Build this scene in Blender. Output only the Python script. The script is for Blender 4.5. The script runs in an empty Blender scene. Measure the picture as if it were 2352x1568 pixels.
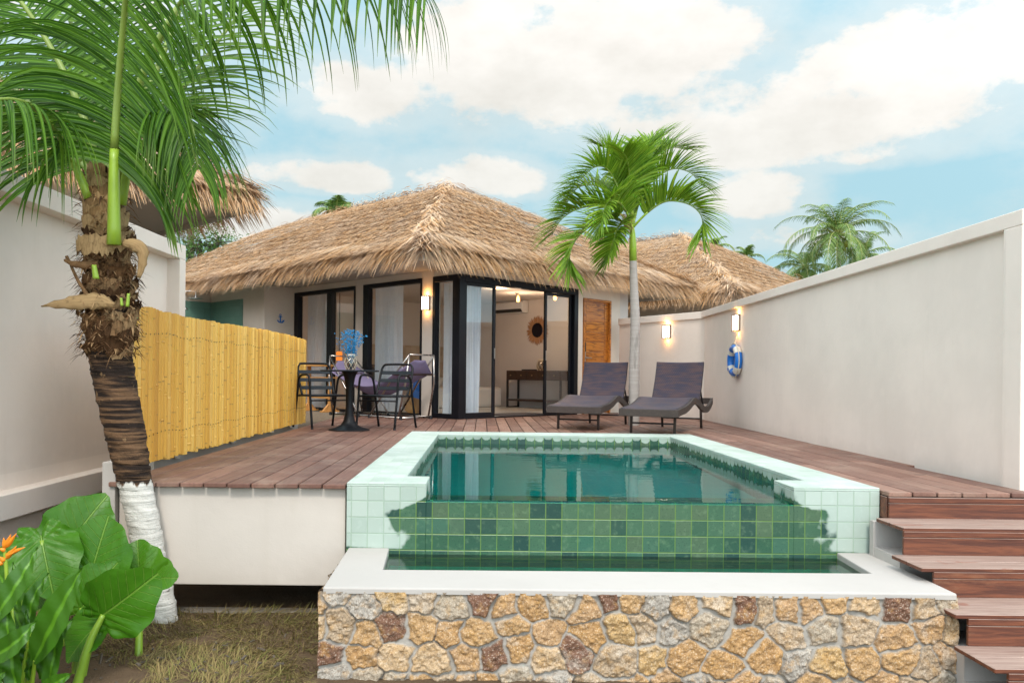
import bpy, bmesh, math, random
import numpy as np
from mathutils import Vector, Matrix
R = math.radians
random.seed(11); rng = np.random.default_rng(11)
S = bpy.context.scene
COL = S.collection

# ------------------------------------------------------------------ camera
F, U0, V0, ROLL, CH = 1880.0, 1108.0, 862.0, 0.0105, 0.68
cam_d = bpy.data.cameras.new("camera"); cam = bpy.data.objects.new("camera", cam_d); COL.objects.link(cam)
cam_d.sensor_fit = 'HORIZONTAL'; cam_d.sensor_width = 36.0; cam_d.lens = F / 2352 * 36
cam_d.shift_x = (1176 - U0) / 2352; cam_d.shift_y = (V0 - 784) / 2352
cam_d.clip_start = 0.05; cam_d.clip_end = 2000
cam.matrix_world = Matrix.Translation((0, 0, CH)) @ Matrix.Rotation(R(90), 4, 'X') @ Matrix.Rotation(ROLL, 4, 'Z')
S.camera = cam
_c, _s = math.cos(ROLL), math.sin(ROLL)
def at(u, v, Y):                      # a direction of sight and a distance give a place in the world
    x, y = u - U0, v - V0
    return Vector(((x * _c + y * _s) / F * Y, Y, CH - (-x * _s + y * _c) / F * Y))
def on(u, v, z=0.0):                  # where a line of sight meets level z
    x, y = u - U0, v - V0
    Y = (CH - z) * F / (-x * _s + y * _c)
    return Vector(((x * _c + y * _s) / F * Y, Y, z))

# ------------------------------------------------------------------ world, sun, exposure
S.render.engine = 'CYCLES'
S.cycles.use_denoising = True
S.cycles.max_bounces = 10; S.cycles.transparent_max_bounces = 24
S.cycles.sample_clamp_indirect = 6.0; S.cycles.caustics_refractive = True; S.cycles.blur_glossy = 0.0
S.view_settings.view_transform = 'Standard'; S.view_settings.look = 'None'
S.view_settings.exposure = 0.90; S.view_settings.gamma = 1.0
SUN_EL, SUN_AZ = R(48), R(180)        # azimuth clockwise from +Y: behind the camera, to its left

class NT:                             # short-hand for building node trees
    def __init__(s, tree): s.t = tree; s.n = tree.nodes; s.l = tree.links
    def node(s, kind, **kw):
        nd = s.n.new(kind)
        for k, v in kw.items(): setattr(nd, k, v)
        return nd
    def put(s, sock, v):
        if isinstance(v, bpy.types.NodeSocket): s.l.new(v, sock)
        elif v is not None:
            if sock.type == 'RGBA' and not isinstance(v, (int, float)) and len(v) == 3: v = (*v, 1)
            sock.default_value = v
    def m(s, op, a, b=None, c=None, clamp=False):
        nd = s.node('ShaderNodeMath', operation=op, use_clamp=clamp)
        for i, v in enumerate((a, b, c)): s.put(nd.inputs[i], v)
        return nd.outputs[0]
    def mix(s, f, a, b, blend='MIX'):
        nd = s.node('ShaderNodeMix', data_type='RGBA', blend_type=blend)
        s.put(nd.inputs[0], f); s.put(nd.inputs[6], a); s.put(nd.inputs[7], b)
        return nd.outputs[2]
    def ramp(s, f, stops, interp='LINEAR'):
        nd = s.node('ShaderNodeValToRGB'); cr = nd.color_ramp; cr.interpolation = interp
        while len(cr.elements) < len(stops): cr.elements.new(0.5)
        for e, (p, c) in zip(cr.elements, stops):
            e.position = p; e.color = (*c, 1) if not isinstance(c, (int, float)) else (c, c, c, 1)
        s.put(nd.inputs[0], f); return nd.outputs[0]
    def step(s, x, lo, hi):
        nd = s.node('ShaderNodeMapRange', interpolation_type='SMOOTHSTEP')
        s.put(nd.inputs[0], x); s.put(nd.inputs[1], lo); s.put(nd.inputs[2], hi)
        return nd.outputs[0]
    def noise(s, vec, scale, detail=4, rough=.55, dist=0, dim='3D', out=0):
        nd = s.node('ShaderNodeTexNoise', noise_dimensions=dim)
        s.put(nd.inputs['Vector'], vec); nd.inputs['Scale'].default_value = scale
        nd.inputs['Detail'].default_value = detail; nd.inputs['Roughness'].default_value = rough
        nd.inputs['Distortion'].default_value = dist
        return nd.outputs[out]
    def scale(s, vec, sc, loc=(0, 0, 0)):
        nd = s.node('ShaderNodeMapping'); s.put(nd.inputs[0], vec)
        nd.inputs[1].default_value = loc; nd.inputs[3].default_value = sc
        return nd.outputs[0]
    def coord(s, which='Object'): return s.node('ShaderNodeTexCoord').outputs[which]
    def sep(s, v):
        nd = s.node('ShaderNodeSeparateXYZ'); s.put(nd.inputs[0], v); return nd.outputs
    def comb(s, x, y, z=0.0):
        nd = s.node('ShaderNodeCombineXYZ')
        for i, v in enumerate((x, y, z)): s.put(nd.inputs[i], v)
        return nd.outputs[0]
    def island(s): return s.node('ShaderNodeNewGeometry').outputs['Random Per Island']
    def attr(s, name): return s.node('ShaderNodeAttribute', attribute_name=name)
    def bump(s, h, strength=.3, dist=.02):
        nd = s.node('ShaderNodeBump'); nd.inputs['Strength'].default_value = strength
        nd.inputs['Distance'].default_value = dist; s.put(nd.inputs['Height'], h); return nd.outputs[0]

W = bpy.data.worlds.new("World"); S.world = W; W.use_nodes = True
W.node_tree.nodes.clear(); w = NT(W.node_tree)
sky = w.node('ShaderNodeTexSky', sky_type='NISHITA', sun_disc=False)
sky.sun_elevation = SUN_EL; sky.sun_rotation = SUN_AZ; sky.air_density = 1.0; sky.dust_density = 2.2; sky.ozone_density = 1.3
gen = w.coord('Generated')
dx, dy, dz = w.sep(gen)[:]
az = w.m('ARCTAN2', dx, dy); el = w.m('ARCSINE', dz)
# cumulus banks: centre azimuth, centre elevation, half widths (degrees), weight
banks = [(4.5, 20.5, 12.5, 6.2, 1.0), (-7.5, 18.5, 5.5, 2.6, .85), (20, 16, 13.5, 3.4, .95), (29, 18.5, 8.5, 4.2, .95), (13.5, 21.8, 6.5, 3.2, .8),
         (-.7, 13.4, 5.0, 1.9, .95), (-11.5, 13.1, 5.0, 1.2, .85), (18.0, 11.6, 4.0, 2.0, .9), (19, 9.0, 6, 1.2, .6),
         (-16, 10, 6, 1.5, .7), (31, 25, 4, 2.2, .7), (26.5, 13.8, 5, 1.0, .7), (-30, 24, 14, 6, .8), (50, 20, 12, 6, .9),
         (100, 28, 25, 11, 1), (180, 35, 40, 14, .9), (-110, 30, 30, 12, 1), (60, 60, 60, 14, .8), (-80, 62, 50, 12, .9)]
field = None; under = None
wob = w.noise(w.scale(gen, (1, 1, 1.7)), 5.5, 7, .6)
wob2 = w.noise(w.scale(gen, (1, 1, 1.6)), 17, 6, .62)
for a0, e0, wa, we, k in banks:
    ax = w.m('DIVIDE', w.m('SUBTRACT', az, R(a0)), R(wa)); ey = w.m('DIVIDE', w.m('SUBTRACT', el, R(e0)), R(we))
    ey2 = w.m('MULTIPLY', ey, w.m('ADD', 1.0, w.m('MULTIPLY', .45, w.m('LESS_THAN', ey, 0))))
    d = w.m('ADD', w.m('MULTIPLY', ax, ax), w.m('MULTIPLY', ey2, ey2))
    g = w.m('MULTIPLY', w.m('SUBTRACT', 1.25, d, clamp=False), k)
    g = w.m('MAXIMUM', g, -1.0)
    field = g if field is None else w.m('SMOOTH_MAX', field, g, .35)
    b = w.m('MULTIPLY', w.m('SUBTRACT', 1.0, d, clamp=True), w.m('MULTIPLY', ey, -1.0))
    under = b if under is None else w.m('MAXIMUM', under, b)
dens = w.m('ADD', field, w.m('ADD', w.m('MULTIPLY', w.m('SUBTRACT', wob, .5), 4.2), w.m('MULTIPLY', w.m('SUBTRACT', wob2, .5), 1.7)))
mask = w.step(dens, .0, .85)
veil = w.m('MULTIPLY', w.step(dens, -1.3, .4), .42)
cov = w.m('MAXIMUM', mask, veil)
lump = w.noise(w.scale(gen, (1, 1, 1.8), (.3, .1, .05)), 8, 5, .6)
shade = w.m('ADD', w.m('MULTIPLY', w.m('MAXIMUM', under, 0), .34), w.m('MULTIPLY', w.m('SUBTRACT', lump, .41), 1.7), clamp=True)
cloud = w.mix(shade, (5.0, 4.95, 4.68), (3.55, 3.5, 3.2))
blue = w.mix(.80, sky.outputs[0], (2.35, 3.85, 4.15))
skycol = w.mix(cov, blue, cloud)
# sky out of view brightened and warmed, added fill light for facade and walls
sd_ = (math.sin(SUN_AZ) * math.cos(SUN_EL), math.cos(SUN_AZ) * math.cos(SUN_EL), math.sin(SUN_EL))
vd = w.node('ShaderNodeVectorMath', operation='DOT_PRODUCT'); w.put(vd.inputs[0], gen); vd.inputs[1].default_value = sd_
sky_fill = w.m('MULTIPLY_ADD', w.step(vd.outputs['Value'], -.52, .60), 1.8, 1.0)
skycol = w.mix(1.0, skycol, w.comb(w.m('MULTIPLY_ADD', w.m('SUBTRACT', sky_fill, 1.0), 1.20, 1.0), sky_fill, w.m('MULTIPLY_ADD', w.m('SUBTRACT', sky_fill, 1.0), 1.03, 1.0)), 'MULTIPLY')
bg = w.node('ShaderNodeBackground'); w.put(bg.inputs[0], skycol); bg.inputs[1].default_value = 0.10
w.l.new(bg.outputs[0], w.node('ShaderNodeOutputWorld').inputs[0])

sun_d = bpy.data.lights.new("sun", 'SUN'); sun = bpy.data.objects.new("sun", sun_d); COL.objects.link(sun)
sun_d.energy = 1.1; sun_d.angle = R(10); sun_d.color = (1.0, .93, .84)
sdir = Vector((math.sin(SUN_AZ) * math.cos(SUN_EL), math.cos(SUN_AZ) * math.cos(SUN_EL), math.sin(SUN_EL)))
sun.rotation_euler = sdir.to_track_quat('Z', 'Y').to_euler(); sun.location = sdir * 60

# ------------------------------------------------------------------ object helpers
def tag(o, label=None, cat=None, group=None, kind=None):
    if label: o['label'] = label
    if cat: o['category'] = cat
    if group: o['group'] = group
    if kind: o['kind'] = kind
    return o
def thing(name, label, cat, loc=(0, 0, 0), rotz=0.0, group=None):
    o = bpy.data.objects.new(name, None); COL.objects.link(o)
    o.location = loc; o.rotation_euler = (0, 0, rotz); o.empty_display_size = .1
    return tag(o, label, cat, group)
def dup(root, loc, rotz, label, group=None):
    r = root.copy(); COL.objects.link(r); r.location = loc; r.rotation_euler = (0, 0, rotz); r['label'] = label
    if group: r['group'] = group
    for ch in list(root.children):
        c = ch.copy(); COL.objects.link(c); c.parent = r
        for g in list(ch.children):
            d = g.copy(); COL.objects.link(d); d.parent = c
    return r

class MB:
    def __init__(s): s.v = []; s.f = []; s.uv = []; s.has_uv = False
    def add(s, vs, fs, uvs=None):
        o = len(s.v); s.v.extend([tuple(p) for p in vs])
        for i, f in enumerate(fs):
            s.f.append(tuple(k + o for k in f))
            if uvs is not None: s.uv.extend(uvs[i]); s.has_uv = True
            else: s.uv.extend([(0.0, 0.0)] * len(f))
        return s
    def box(s, x0, x1, y0, y1, z0, z1, M=None):
        vs = [(x, y, z) for z in (z0, z1) for y in (y0, y1) for x in (x0, x1)]
        fs = [(0, 2, 3, 1), (4, 5, 7, 6), (0, 1, 5, 4), (2, 6, 7, 3), (0, 4, 6, 2), (1, 3, 7, 5)]
        ax = [(0, 1), (0, 1), (0, 2), (0, 2), (1, 2), (1, 2)]
        uvs = [[(vs[k][a], vs[k][b]) for k in f] for f, (a, b) in zip(fs, ax)]
        if M is not None: vs = [M @ Vector(p) for p in vs]
        return s.add(vs, fs, uvs)
    def bar(s, p, q, w, h, up=(0, 0, 1)):          # a straight bar of section w x h from p to q
        p, q = Vector(p), Vector(q); d = (q - p).normalized(); up = Vector(up)
        a = d.cross(up)
        if a.length < 1e-4: a = d.cross(Vector((1, 0, 0)))
        a.normalize(); b = a.cross(d)
        vs = [c + a * (i * w / 2) + b * (j * h / 2) for c in (p, q) for i, j in ((-1, -1), (1, -1), (1, 1), (-1, 1))]
        return s.add(vs, [(0, 1, 2, 3), (7, 6, 5, 4), (0, 4, 5, 1), (1, 5, 6, 2), (2, 6, 7, 3), (3, 7, 4, 0)])
    def tube(s, pts, r, n=10, cap=True, up=(0, 0, 1)):
        pts = [Vector(p) for p in pts]; rs = r if isinstance(r, (list, tuple)) else [r] * len(pts)
        vs = []; fs = []; uvs = []; a = None; L = 0
        for i, p in enumerate(pts):
            t = (pts[min(i + 1, len(pts) - 1)] - pts[max(i - 1, 0)])
            t = t.normalized() if t.length > 1e-9 else Vector((0, 0, 1))
            if a is None:
                a = t.cross(Vector(up))
                if a.length < 1e-3: a = t.cross(Vector((1, 0, 0)))
            a = (a - t * a.dot(t)).normalized(); b = t.cross(a)
            if i: L += (p - pts[i - 1]).length
            for k in range(n):
                th = 2 * math.pi * k / n
                vs.append(p + (a * math.cos(th) + b * math.sin(th)) * rs[i])
            if i:
                for k in range(n):
                    j = (i - 1) * n; k2 = (k + 1) % n
                    fs.append((j + k, j + k2, j + n + k2, j + n + k))
                    uvs.append([(k / n, L), ((k + 1) / n, L), ((k + 1) / n, L + .01), (k / n, L + .01)])
        if cap:
            fs.append(tuple(range(n - 1, -1, -1))); uvs.append([(0, 0)] * n)
            m = (len(pts) - 1) * n; fs.append(tuple(range(m, m + n))); uvs.append([(0, 0)] * n)
        return s.add(vs, fs, uvs)
    def lathe(s, prof, n=24, c=(0, 0, 0)):
        vs = []; fs = []
        for r, z in prof:
            for k in range(n):
                th = 2 * math.pi * k / n; vs.append((c[0] + r * math.cos(th), c[1] + r * math.sin(th), c[2] + z))
        for i in range(len(prof) - 1):
            for k in range(n):
                k2 = (k + 1) % n; fs.append((i * n + k, i * n + k2, (i + 1) * n + k2, (i + 1) * n + k))
        return s.add(vs, fs)
    def sheet(s, rows, uvf=None):                  # grid of points rows x columns
        nr, nc = len(rows), len(rows[0]); vs = [p for r in rows for p in r]; fs = []; uvs = []
        for i in range(nr - 1):
            for j in range(nc - 1):
                fs.append((i * nc + j, i * nc + j + 1, (i + 1) * nc + j + 1, (i + 1) * nc + j))
                q = [(j, i), (j + 1, i), (j + 1, i + 1), (j, i + 1)]
                uvs.append([(x / (nc - 1), y / (nr - 1)) for x, y in q])
        return s.add(vs, fs, uvs)
    def build(s, name, mat, parent=None, smooth=False, bevel=0, solid=0, seg=2):
        me = bpy.data.meshes.new(name); me.from_pydata(s.v, [], s.f)
        if s.has_uv:
            lay = me.uv_layers.new(name='UVMap'); lay.data.foreach_set('uv', np.array(s.uv, dtype=np.float32).ravel())
        me.materials.append(mat); me.update()
        if smooth: me.polygons.foreach_set('use_smooth', [True] * len(me.polygons))
        o = bpy.data.objects.new(name, me); COL.objects.link(o)
        if parent: o.parent = parent
        if solid:
            md = o.modifiers.new('solid', 'SOLIDIFY'); md.thickness = solid; md.offset = 0
        if bevel:
            md = o.modifiers.new('bevel', 'BEVEL'); md.width = bevel; md.segments = seg; md.limit_method = 'ANGLE'; md.angle_limit = R(40)
        return o
def np_mesh(name, verts, faces, mat, parent=None, uv=None, smooth=False):
    """verts (N,3), faces (M,4) arrays; uv per corner (M,4,2)"""
    me = bpy.data.meshes.new(name); M = len(faces)
    me.vertices.add(len(verts)); me.vertices.foreach_set('co', np.asarray(verts, np.float32).ravel())
    me.loops.add(M * 4); me.loops.foreach_set('vertex_index', np.asarray(faces, np.int32).ravel())
    me.polygons.add(M); me.polygons.foreach_set('loop_start', np.arange(0, M * 4, 4, dtype=np.int32))
    me.update(calc_edges=True)
    if uv is not None:
        lay = me.uv_layers.new(name='UVMap'); lay.data.foreach_set('uv', np.asarray(uv, np.float32).ravel())
    me.materials.append(mat)
    if smooth: me.polygons.foreach_set('use_smooth', [True] * M)
    me.validate()
    o = bpy.data.objects.new(name, me); COL.objects.link(o)
    if parent: o.parent = parent
    return o
def curve(pts, n):                                 # Catmull-Rom through points
    P = [Vector(p) for p in pts]; P = [P[0] * 2 - P[1]] + P + [P[-1] * 2 - P[-2]]; out = []; m = len(P) - 3
    for i in range(n + 1):
        t = i / n * m; k = min(int(t), m - 1); t -= k; a, b, c, d = P[k:k + 4]
        out.append(.5 * ((2 * b) + (c - a) * t + (2 * a - 5 * b + 4 * c - d) * t * t + (3 * b - a - 3 * c + d) * t ** 3))
    return out

# ------------------------------------------------------------------ materials
def new_mat(name):
    m = bpy.data.materials.new(name); m.use_nodes = True; m.node_tree.nodes.clear(); t = NT(m.node_tree)
    out = t.node('ShaderNodeOutputMaterial'); return m, t, out
def principled(t, out, color, rough=.6, normal=None, metal=0.0, spec=.5, trans=0.0):
    p = t.node('ShaderNodeBsdfPrincipled'); t.put(p.inputs['Base Color'], color); t.put(p.inputs['Roughness'], rough)
    t.put(p.inputs['Metallic'], metal); t.put(p.inputs['Specular IOR Level'], spec)
    if normal is not None: t.put(p.inputs['Normal'], normal)
    sh = p.outputs[0]
    if trans:
        tr = t.node('ShaderNodeBsdfTranslucent'); t.put(tr.inputs[0], color)
        if normal is not None: t.put(tr.inputs['Normal'], normal)
        mx = t.node('ShaderNodeMixShader'); mx.inputs[0].default_value = trans
        t.l.new(sh, mx.inputs[1]); t.l.new(tr.outputs[0], mx.inputs[2]); sh = mx.outputs[0]
    t.l.new(sh, out.inputs[0]); return p
def plain(name, c, rough=.5, metal=0.0, var=.12, sc=9, bump=.0, spec=.5, trans=0.0):
    m, t, out = new_mat(name); P = t.coord()
    n = t.noise(P, sc, 5, .6)
    col = t.mix(n, tuple(x * (1 - var) for x in c), tuple(min(1, x * (1 + var)) for x in c))
    nb = t.bump(t.noise(P, sc * 8, 3), bump, .01) if bump else None
    principled(t, out, col, t.m('ADD', rough - .06, t.m('MULTIPLY', n, .12)), nb, metal, spec, trans); return m
def plaster(name, c, stain=.10):
    m, t, out = new_mat(name); P = t.coord()
    big = t.noise(P, .9, 5, .6); mid = t.noise(P, 6, 5, .6); fine = t.noise(P, 120, 3, .6)
    drip = t.noise(t.scale(P, (6, 6, .5)), 1.6, 4, .6)
    col = t.mix(t.step(big, .35, .7), c, tuple(x * (1 - stain) for x in c))
    col = t.mix(t.m('MULTIPLY', t.step(drip, .56, .72), .12), col, tuple(x * y for x, y in zip(c, (.80, .78, .72))))
    col = t.mix(t.m('MULTIPLY', t.step(mid, .6, .72), .20), col, tuple(min(1, x * 1.06) for x in c))
    z = t.sep(P)[2]; sp_ = t.m('MULTIPLY', t.step(t.m('ADD', z, t.m('MULTIPLY', t.m('SUBTRACT', mid, .5), .22)), .13, .0), t.step(z, -.01, .0))
    col = t.mix(t.m('MULTIPLY', sp_, .12), col, (.30, .24, .19))
    h = t.m('ADD', t.m('MULTIPLY', t.noise(P, 14, 4), .6), t.m('MULTIPLY', fine, .25))
    principled(t, out, col, .78, t.bump(h, .22, .012), spec=.25); return m
def emit(name, c, strength):
    m, t, out = new_mat(name); e = t.node('ShaderNodeEmission'); e.inputs[0].default_value = (*c, 1); e.inputs[1].default_value = strength
    t.l.new(e.outputs[0], out.inputs[0]); return m

MT = {}
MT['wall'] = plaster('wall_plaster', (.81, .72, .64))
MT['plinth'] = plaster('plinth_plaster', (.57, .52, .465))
MT['kerb'] = plain('kerb_concrete', (.17, .15, .12), .95, var=.3, bump=.4)
MT['wall_in'] = plain('interior_plaster', (.66, .60, .56), .85, var=.04, sc=2)
MT['villa'] = plaster('villa_plaster', (.76, .66, .56))
MT['ledge'] = plaster('ledge_plaster', (.46, .435, .405), .08)
MT['fascia'] = plain('fascia_paint', (.50, .47, .42), .6, var=.10, sc=4)
MT['soffit'] = plain('soffit_board', (.46, .43, .39), .8, var=.06)
MT['black'] = plain('black_metal', (.013, .014, .018), .38, var=.2)
MT['frame'] = plain('window_frame_black', (.006, .006, .009), .4, var=.2, spec=.25)
MT['chair'] = plain('chair_metal', (.005, .006, .008), .45, var=.15, spec=.22)
MT['slat'] = plain('chair_slat_metal', (.012, .017, .022), .5, var=.12, spec=.25)
MT['chrome'] = plain('steel_tube', (.42, .38, .35), .28, 1.0, var=.15)
MT['floor_in'] = plain('interior_floor', (.62, .62, .58), .25, var=.05, sc=3)
MT['white'] = plain('white_plastic', (.75, .75, .75), .4, var=.03)
MT['dark'] = plain('dark_void', (.03, .028, .026), .9)
MT['dwood'] = plain('dark_wood', (.045, .022, .014), .45, var=.5, sc=6)
MT['owood'] = plain('orange_wood', (.62, .30, .09), .5, var=.2, sc=7)
MT['rattan'] = plain('rattan_rays', (.38, .20, .10), .8, var=.35, sc=30)
MT['mirror'] = plain('dark_mirror', (.05, .045, .06), .08, 1.0)
MT['rope'] = plain('rope', (.62, .56, .44), .9, var=.15, sc=40, bump=.4)
MT['cord'] = plain('brown_cord', (.12, .07, .04), .8)
MT['blue'] = plain('ring_blue', (.012, .16, .56), .35, var=.12)
MT['cream'] = plain('ring_cream', (.70, .66, .58), .5, var=.06)
MT['berry'] = plain('blue_berries', (.003, .19, .42), .6, var=.35, sc=60)
MT['gold'] = plain('gold_wire', (.35, .25, .12), .4, .8)
MT['steel'] = plain('brushed_steel', (.55, .54, .52), .3, 1.0)
MT['bed'] = plain('bed_linen', (.68, .66, .63), .9, var=.05, bump=.2)
MT['mat'] = plain('door_mat_brown', (.05, .038, .035), .9, var=.3)
MT['lamp'] = emit('lamp_glow', (1.0, .82, .62), 2.6)
MT['bulb'] = emit('bulb_glow', (1.0, .40, .08), 6.0)
MT['shade'] = emit('pendant_shade_glow', (1.0, .24, .03), .8)

def m_glass():
    m, t, out = new_mat('window_glass')
    g = t.node('ShaderNodeBsdfGlossy'); g.inputs['Color'].default_value = (.95, .97, 1, 1); g.inputs['Roughness'].default_value = 0.0
    tr = t.node('ShaderNodeBsdfTransparent'); tr.inputs[0].default_value = (.86, .90, .89, 1)
    lw = t.node('ShaderNodeLayerWeight'); lw.inputs[0].default_value = .5
    f = t.m('MULTIPLY_ADD', t.m('POWER', lw.outputs['Facing'], 5.0), .88, .11, clamp=True)
    mx = t.node('ShaderNodeMixShader'); t.l.new(f, mx.inputs[0]); t.l.new(tr.outputs[0], mx.inputs[1]); t.l.new(g.outputs[0], mx.inputs[2])
    t.l.new(mx.outputs[0], out.inputs[0]); return m
MT['glass'] = m_glass()
def m_water(name, tint, ripple):
    m, t, out = new_mat(name); P = t.coord()
    h = t.m('ADD', t.noise(t.scale(P, (1.0, 2.2, 1)), 2.4, 3, .5), t.m('MULTIPLY', t.noise(t.scale(P, (1, 2.0, 1)), 9, 2), .25))
    nb = t.bump(h, ripple, .05)
    g = t.node('ShaderNodeBsdfGlossy'); g.inputs['Roughness'].default_value = .0; g.inputs['Color'].default_value = (.97, 1, 1, 1); t.l.new(nb, g.inputs['Normal'])
    tr = t.node('ShaderNodeBsdfRefraction'); tr.inputs[0].default_value = (*tint, 1); tr.inputs['Roughness'].default_value = 0; tr.inputs['IOR'].default_value = 1.33; t.l.new(nb, tr.inputs['Normal'])
    fr = t.node('ShaderNodeLayerWeight'); fr.inputs[0].default_value = .5; t.l.new(nb, fr.inputs['Normal'])
    mx = t.node('ShaderNodeMixShader'); t.l.new(t.m('MULTIPLY_ADD', t.m('POWER', fr.outputs['Facing'], 5.0), .72, .02, clamp=True), mx.inputs[0]); t.l.new(tr.outputs[0], mx.inputs[1]); t.l.new(g.outputs[0], mx.inputs[2])
    t.l.new(mx.outputs[0], out.inputs[0]); return m
MT['water'] = m_water('pool_water', (.35, .96, .97), .03)
MT['water2'] = m_water('basin_water', (.50, .72, .55), .03)

def tiles(t, size=.1, joint=.045):
    uv = t.node('ShaderNodeUVMap').outputs[0]; q = t.scale(uv, (1 / size, 1 / size, 1), (.003, .003, 0)); x, y, _ = t.sep(q)[:]
    cell = t.comb(t.m('FLOOR', x), t.m('FLOOR', y)); wn = t.node('ShaderNodeTexWhiteNoise'); t.l.new(cell, wn.inputs[0])
    fx, fy = t.m('FRACT', x), t.m('FRACT', y)
    ex = t.m('MINIMUM', fx, t.m('SUBTRACT', 1, fx)); ey = t.m('MINIMUM', fy, t.m('SUBTRACT', 1, fy)); e = t.m('MINIMUM', ex, ey)
    return wn.outputs[0], wn.outputs[1], e, t.step(e, joint, joint * .4), fx, fy
WET = [(0, (.030, .10, .085)), (.10, (.045, .135, .095)), (.3, (.060, .170, .100)), (.5, (.085, .215, .125)), (.7, (.105, .235, .135)), (.86, (.13, .215, .12)), (1, (.07, .22, .15))]
def tile_mat(name, mode):
    m, t, out = new_mat(name); P = t.coord(); rnd, rcol, e, j, fx, fy = tiles(t)
    x, y, z = t.sep(P)[:]
    sp = t.noise(P, 95, 4, .7); blot = t.noise(P, 22, 4, .6); big = t.noise(P, 3.2, 4, .6)
    wet = t.ramp(rnd, [(p_, tuple(x_ * .56 for x_ in c_)) for p_, c_ in WET])
    wet = t.mix(t.m('MULTIPLY', t.step(sp, .56, .70), .65), wet, (.012, .04, .035))
    wet = t.mix(t.m('MULTIPLY', t.step(blot, .5, .75), .35), wet, (.17, .27, .15))
    dry = t.mix(rnd, (.33, .41, .355), (.41, .485, .43))
    dry = t.mix(t.m('MULTIPLY', t.step(sp, .58, .72), .30), dry, (.34, .47, .39))
    dry = t.mix(t.m('MULTIPLY', t.step(blot, .52, .8), .4), dry, (.46, .54, .49))
    if mode == 'front':
        d = t.m('MINIMUM', t.m('SUBTRACT', x, -.83), t.m('SUBTRACT', 2.46, x))
        wob = t.m('MULTIPLY', t.m('SUBTRACT', t.noise(P, 4.5, 3, .5), .5), .55)
        lim = t.m('ADD', t.m('ADD', .30, t.m('MULTIPLY', t.step(z, -.18, -.02), .28)), wob)
        lim = t.m('ADD', lim, t.m('MULTIPLY', t.m('SUBTRACT', rnd, .5), .05))
        dryness = t.step(t.m('ADD', t.m('SUBTRACT', lim, d), t.m('MULTIPLY', t.m('SUBTRACT', blot, .5), .05)), -.022, .024)
        dryness = t.m('MULTIPLY', dryness, t.step(t.m('ADD', z, t.m('MULTIPLY', big, .05)), -.368, -.352))
        jw, jd = (.12, .22, .055), (.29, .39, .30)
    elif mode == 'inner':
        arch = t.m('MULTIPLY', t.m('POWER', t.m('MULTIPLY', t.m('ABSOLUTE', t.m('SUBTRACT', fx, .5)), 2), 3.0), .028)
        lvl = t.m('ADD', z, t.m('SUBTRACT', t.m('MULTIPLY', t.m('SUBTRACT', rnd, .5), .03), arch))
        lvl = t.m('ADD', lvl, t.m('MULTIPLY', t.m('SUBTRACT', blot, .5), .03))
        dryness = t.m('MULTIPLY', t.step(lvl, -.060, -.048), .85)
        jw, jd = (.14, .24, .06), (.20, .33, .14)
    elif mode == 'floor':
        dryness = 0.0; jw, jd = (.10, .26, .20), (.1, .26, .2)
    else:
        dryness = 1.0; jw, jd = (.3, .4, .3), (.42, .54, .44)
        dry = t.mix(t.m('MULTIPLY', t.step(big, .35, .7), .55), dry, (.54, .60, .57)); dry = t.mix(t.m('MULTIPLY', t.step(t.noise(P, 11, 5, .7), .55, .75), .5), dry, (.30, .40, .33))
    col = t.mix(dryness, wet, dry); jc = t.mix(dryness, jw, jd)
    col = t.mix(t.m('MULTIPLY', j, .85 if mode != 'top' else .5), col, jc)
    if mode == 'floor': col = t.mix(.70, col, (.004, .34, .29))
    rough = t.m('ADD', .22 if mode != 'top' else .5, t.m('MULTIPLY', dryness, .4))
    h = t.m('ADD', t.m('MULTIPLY', t.m('SUBTRACT', 1, j), 1.0), t.m('ADD', t.m('MULTIPLY', sp, .25), t.m('MULTIPLY', rnd, .35)))
    principled(t, out, col, rough, t.bump(h, .45, .004)); return m
for k in ('front', 'inner', 'floor', 'top'): MT['tile_' + k] = tile_mat('pool_tile_' + k, k)

def m_greentile():
    m, t, out = new_mat('shower_green_tile'); P = t.coord(); rnd, rc, e, j, fx, fy = tiles(t, .2, .02)
    c = t.mix(rnd, (.09, .20, .155), (.13, .26, .20)); c = t.mix(t.m('MULTIPLY', t.noise(P, 7), .5), c, (.15, .27, .22))
    c = t.mix(t.m('MULTIPLY', j, .4), c, (.07, .15, .12)); principled(t, out, c, .45); return m
MT['shower'] = m_greentile()
def m_deck(name, a, b, c):
    m, t, out = new_mat(name); P = t.coord(); r = t.island()
    off = t.comb(t.m('MULTIPLY', r, 37.0), t.m('MULTIPLY', r, 91.0), 0)
    va = t.node('ShaderNodeVectorMath', operation='ADD'); t.l.new(P, va.inputs[0]); t.l.new(off, va.inputs[1]); Q = va.outputs[0]
    grain = t.noise(t.scale(Q, (30, 1.6, 30)), 1.6, 6, .65, .4); fine = t.noise(t.scale(Q, (160, 5, 160)), 1.0, 3, .6)
    worn = t.noise(P, 2.6, 5, .65, .5); spot = t.noise(P, 6.5, 4, .6)
    col = t.ramp(r, [(0, a), (.5, b), (1, c)])
    col = t.mix(t.m('MULTIPLY', t.step(grain, .35, .75), .55), col, tuple(x * .55 for x in b))
    col = t.mix(t.m('MULTIPLY', t.step(worn, .45, .72), .55), col, (.32, .225, .17))
    col = t.mix(t.m('MULTIPLY', t.step(spot, .56, .70), .65), col, tuple(x * .42 for x in b))
    col = t.mix(t.m('MULTIPLY', fine, .22), col, tuple(x * .6 for x in a))
    principled(t, out, col, t.m('ADD', .42, t.m('MULTIPLY', grain, .25)), t.bump(t.m('ADD', grain, t.m('MULTIPLY', fine, .6)), .35, .004)); return m
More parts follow.
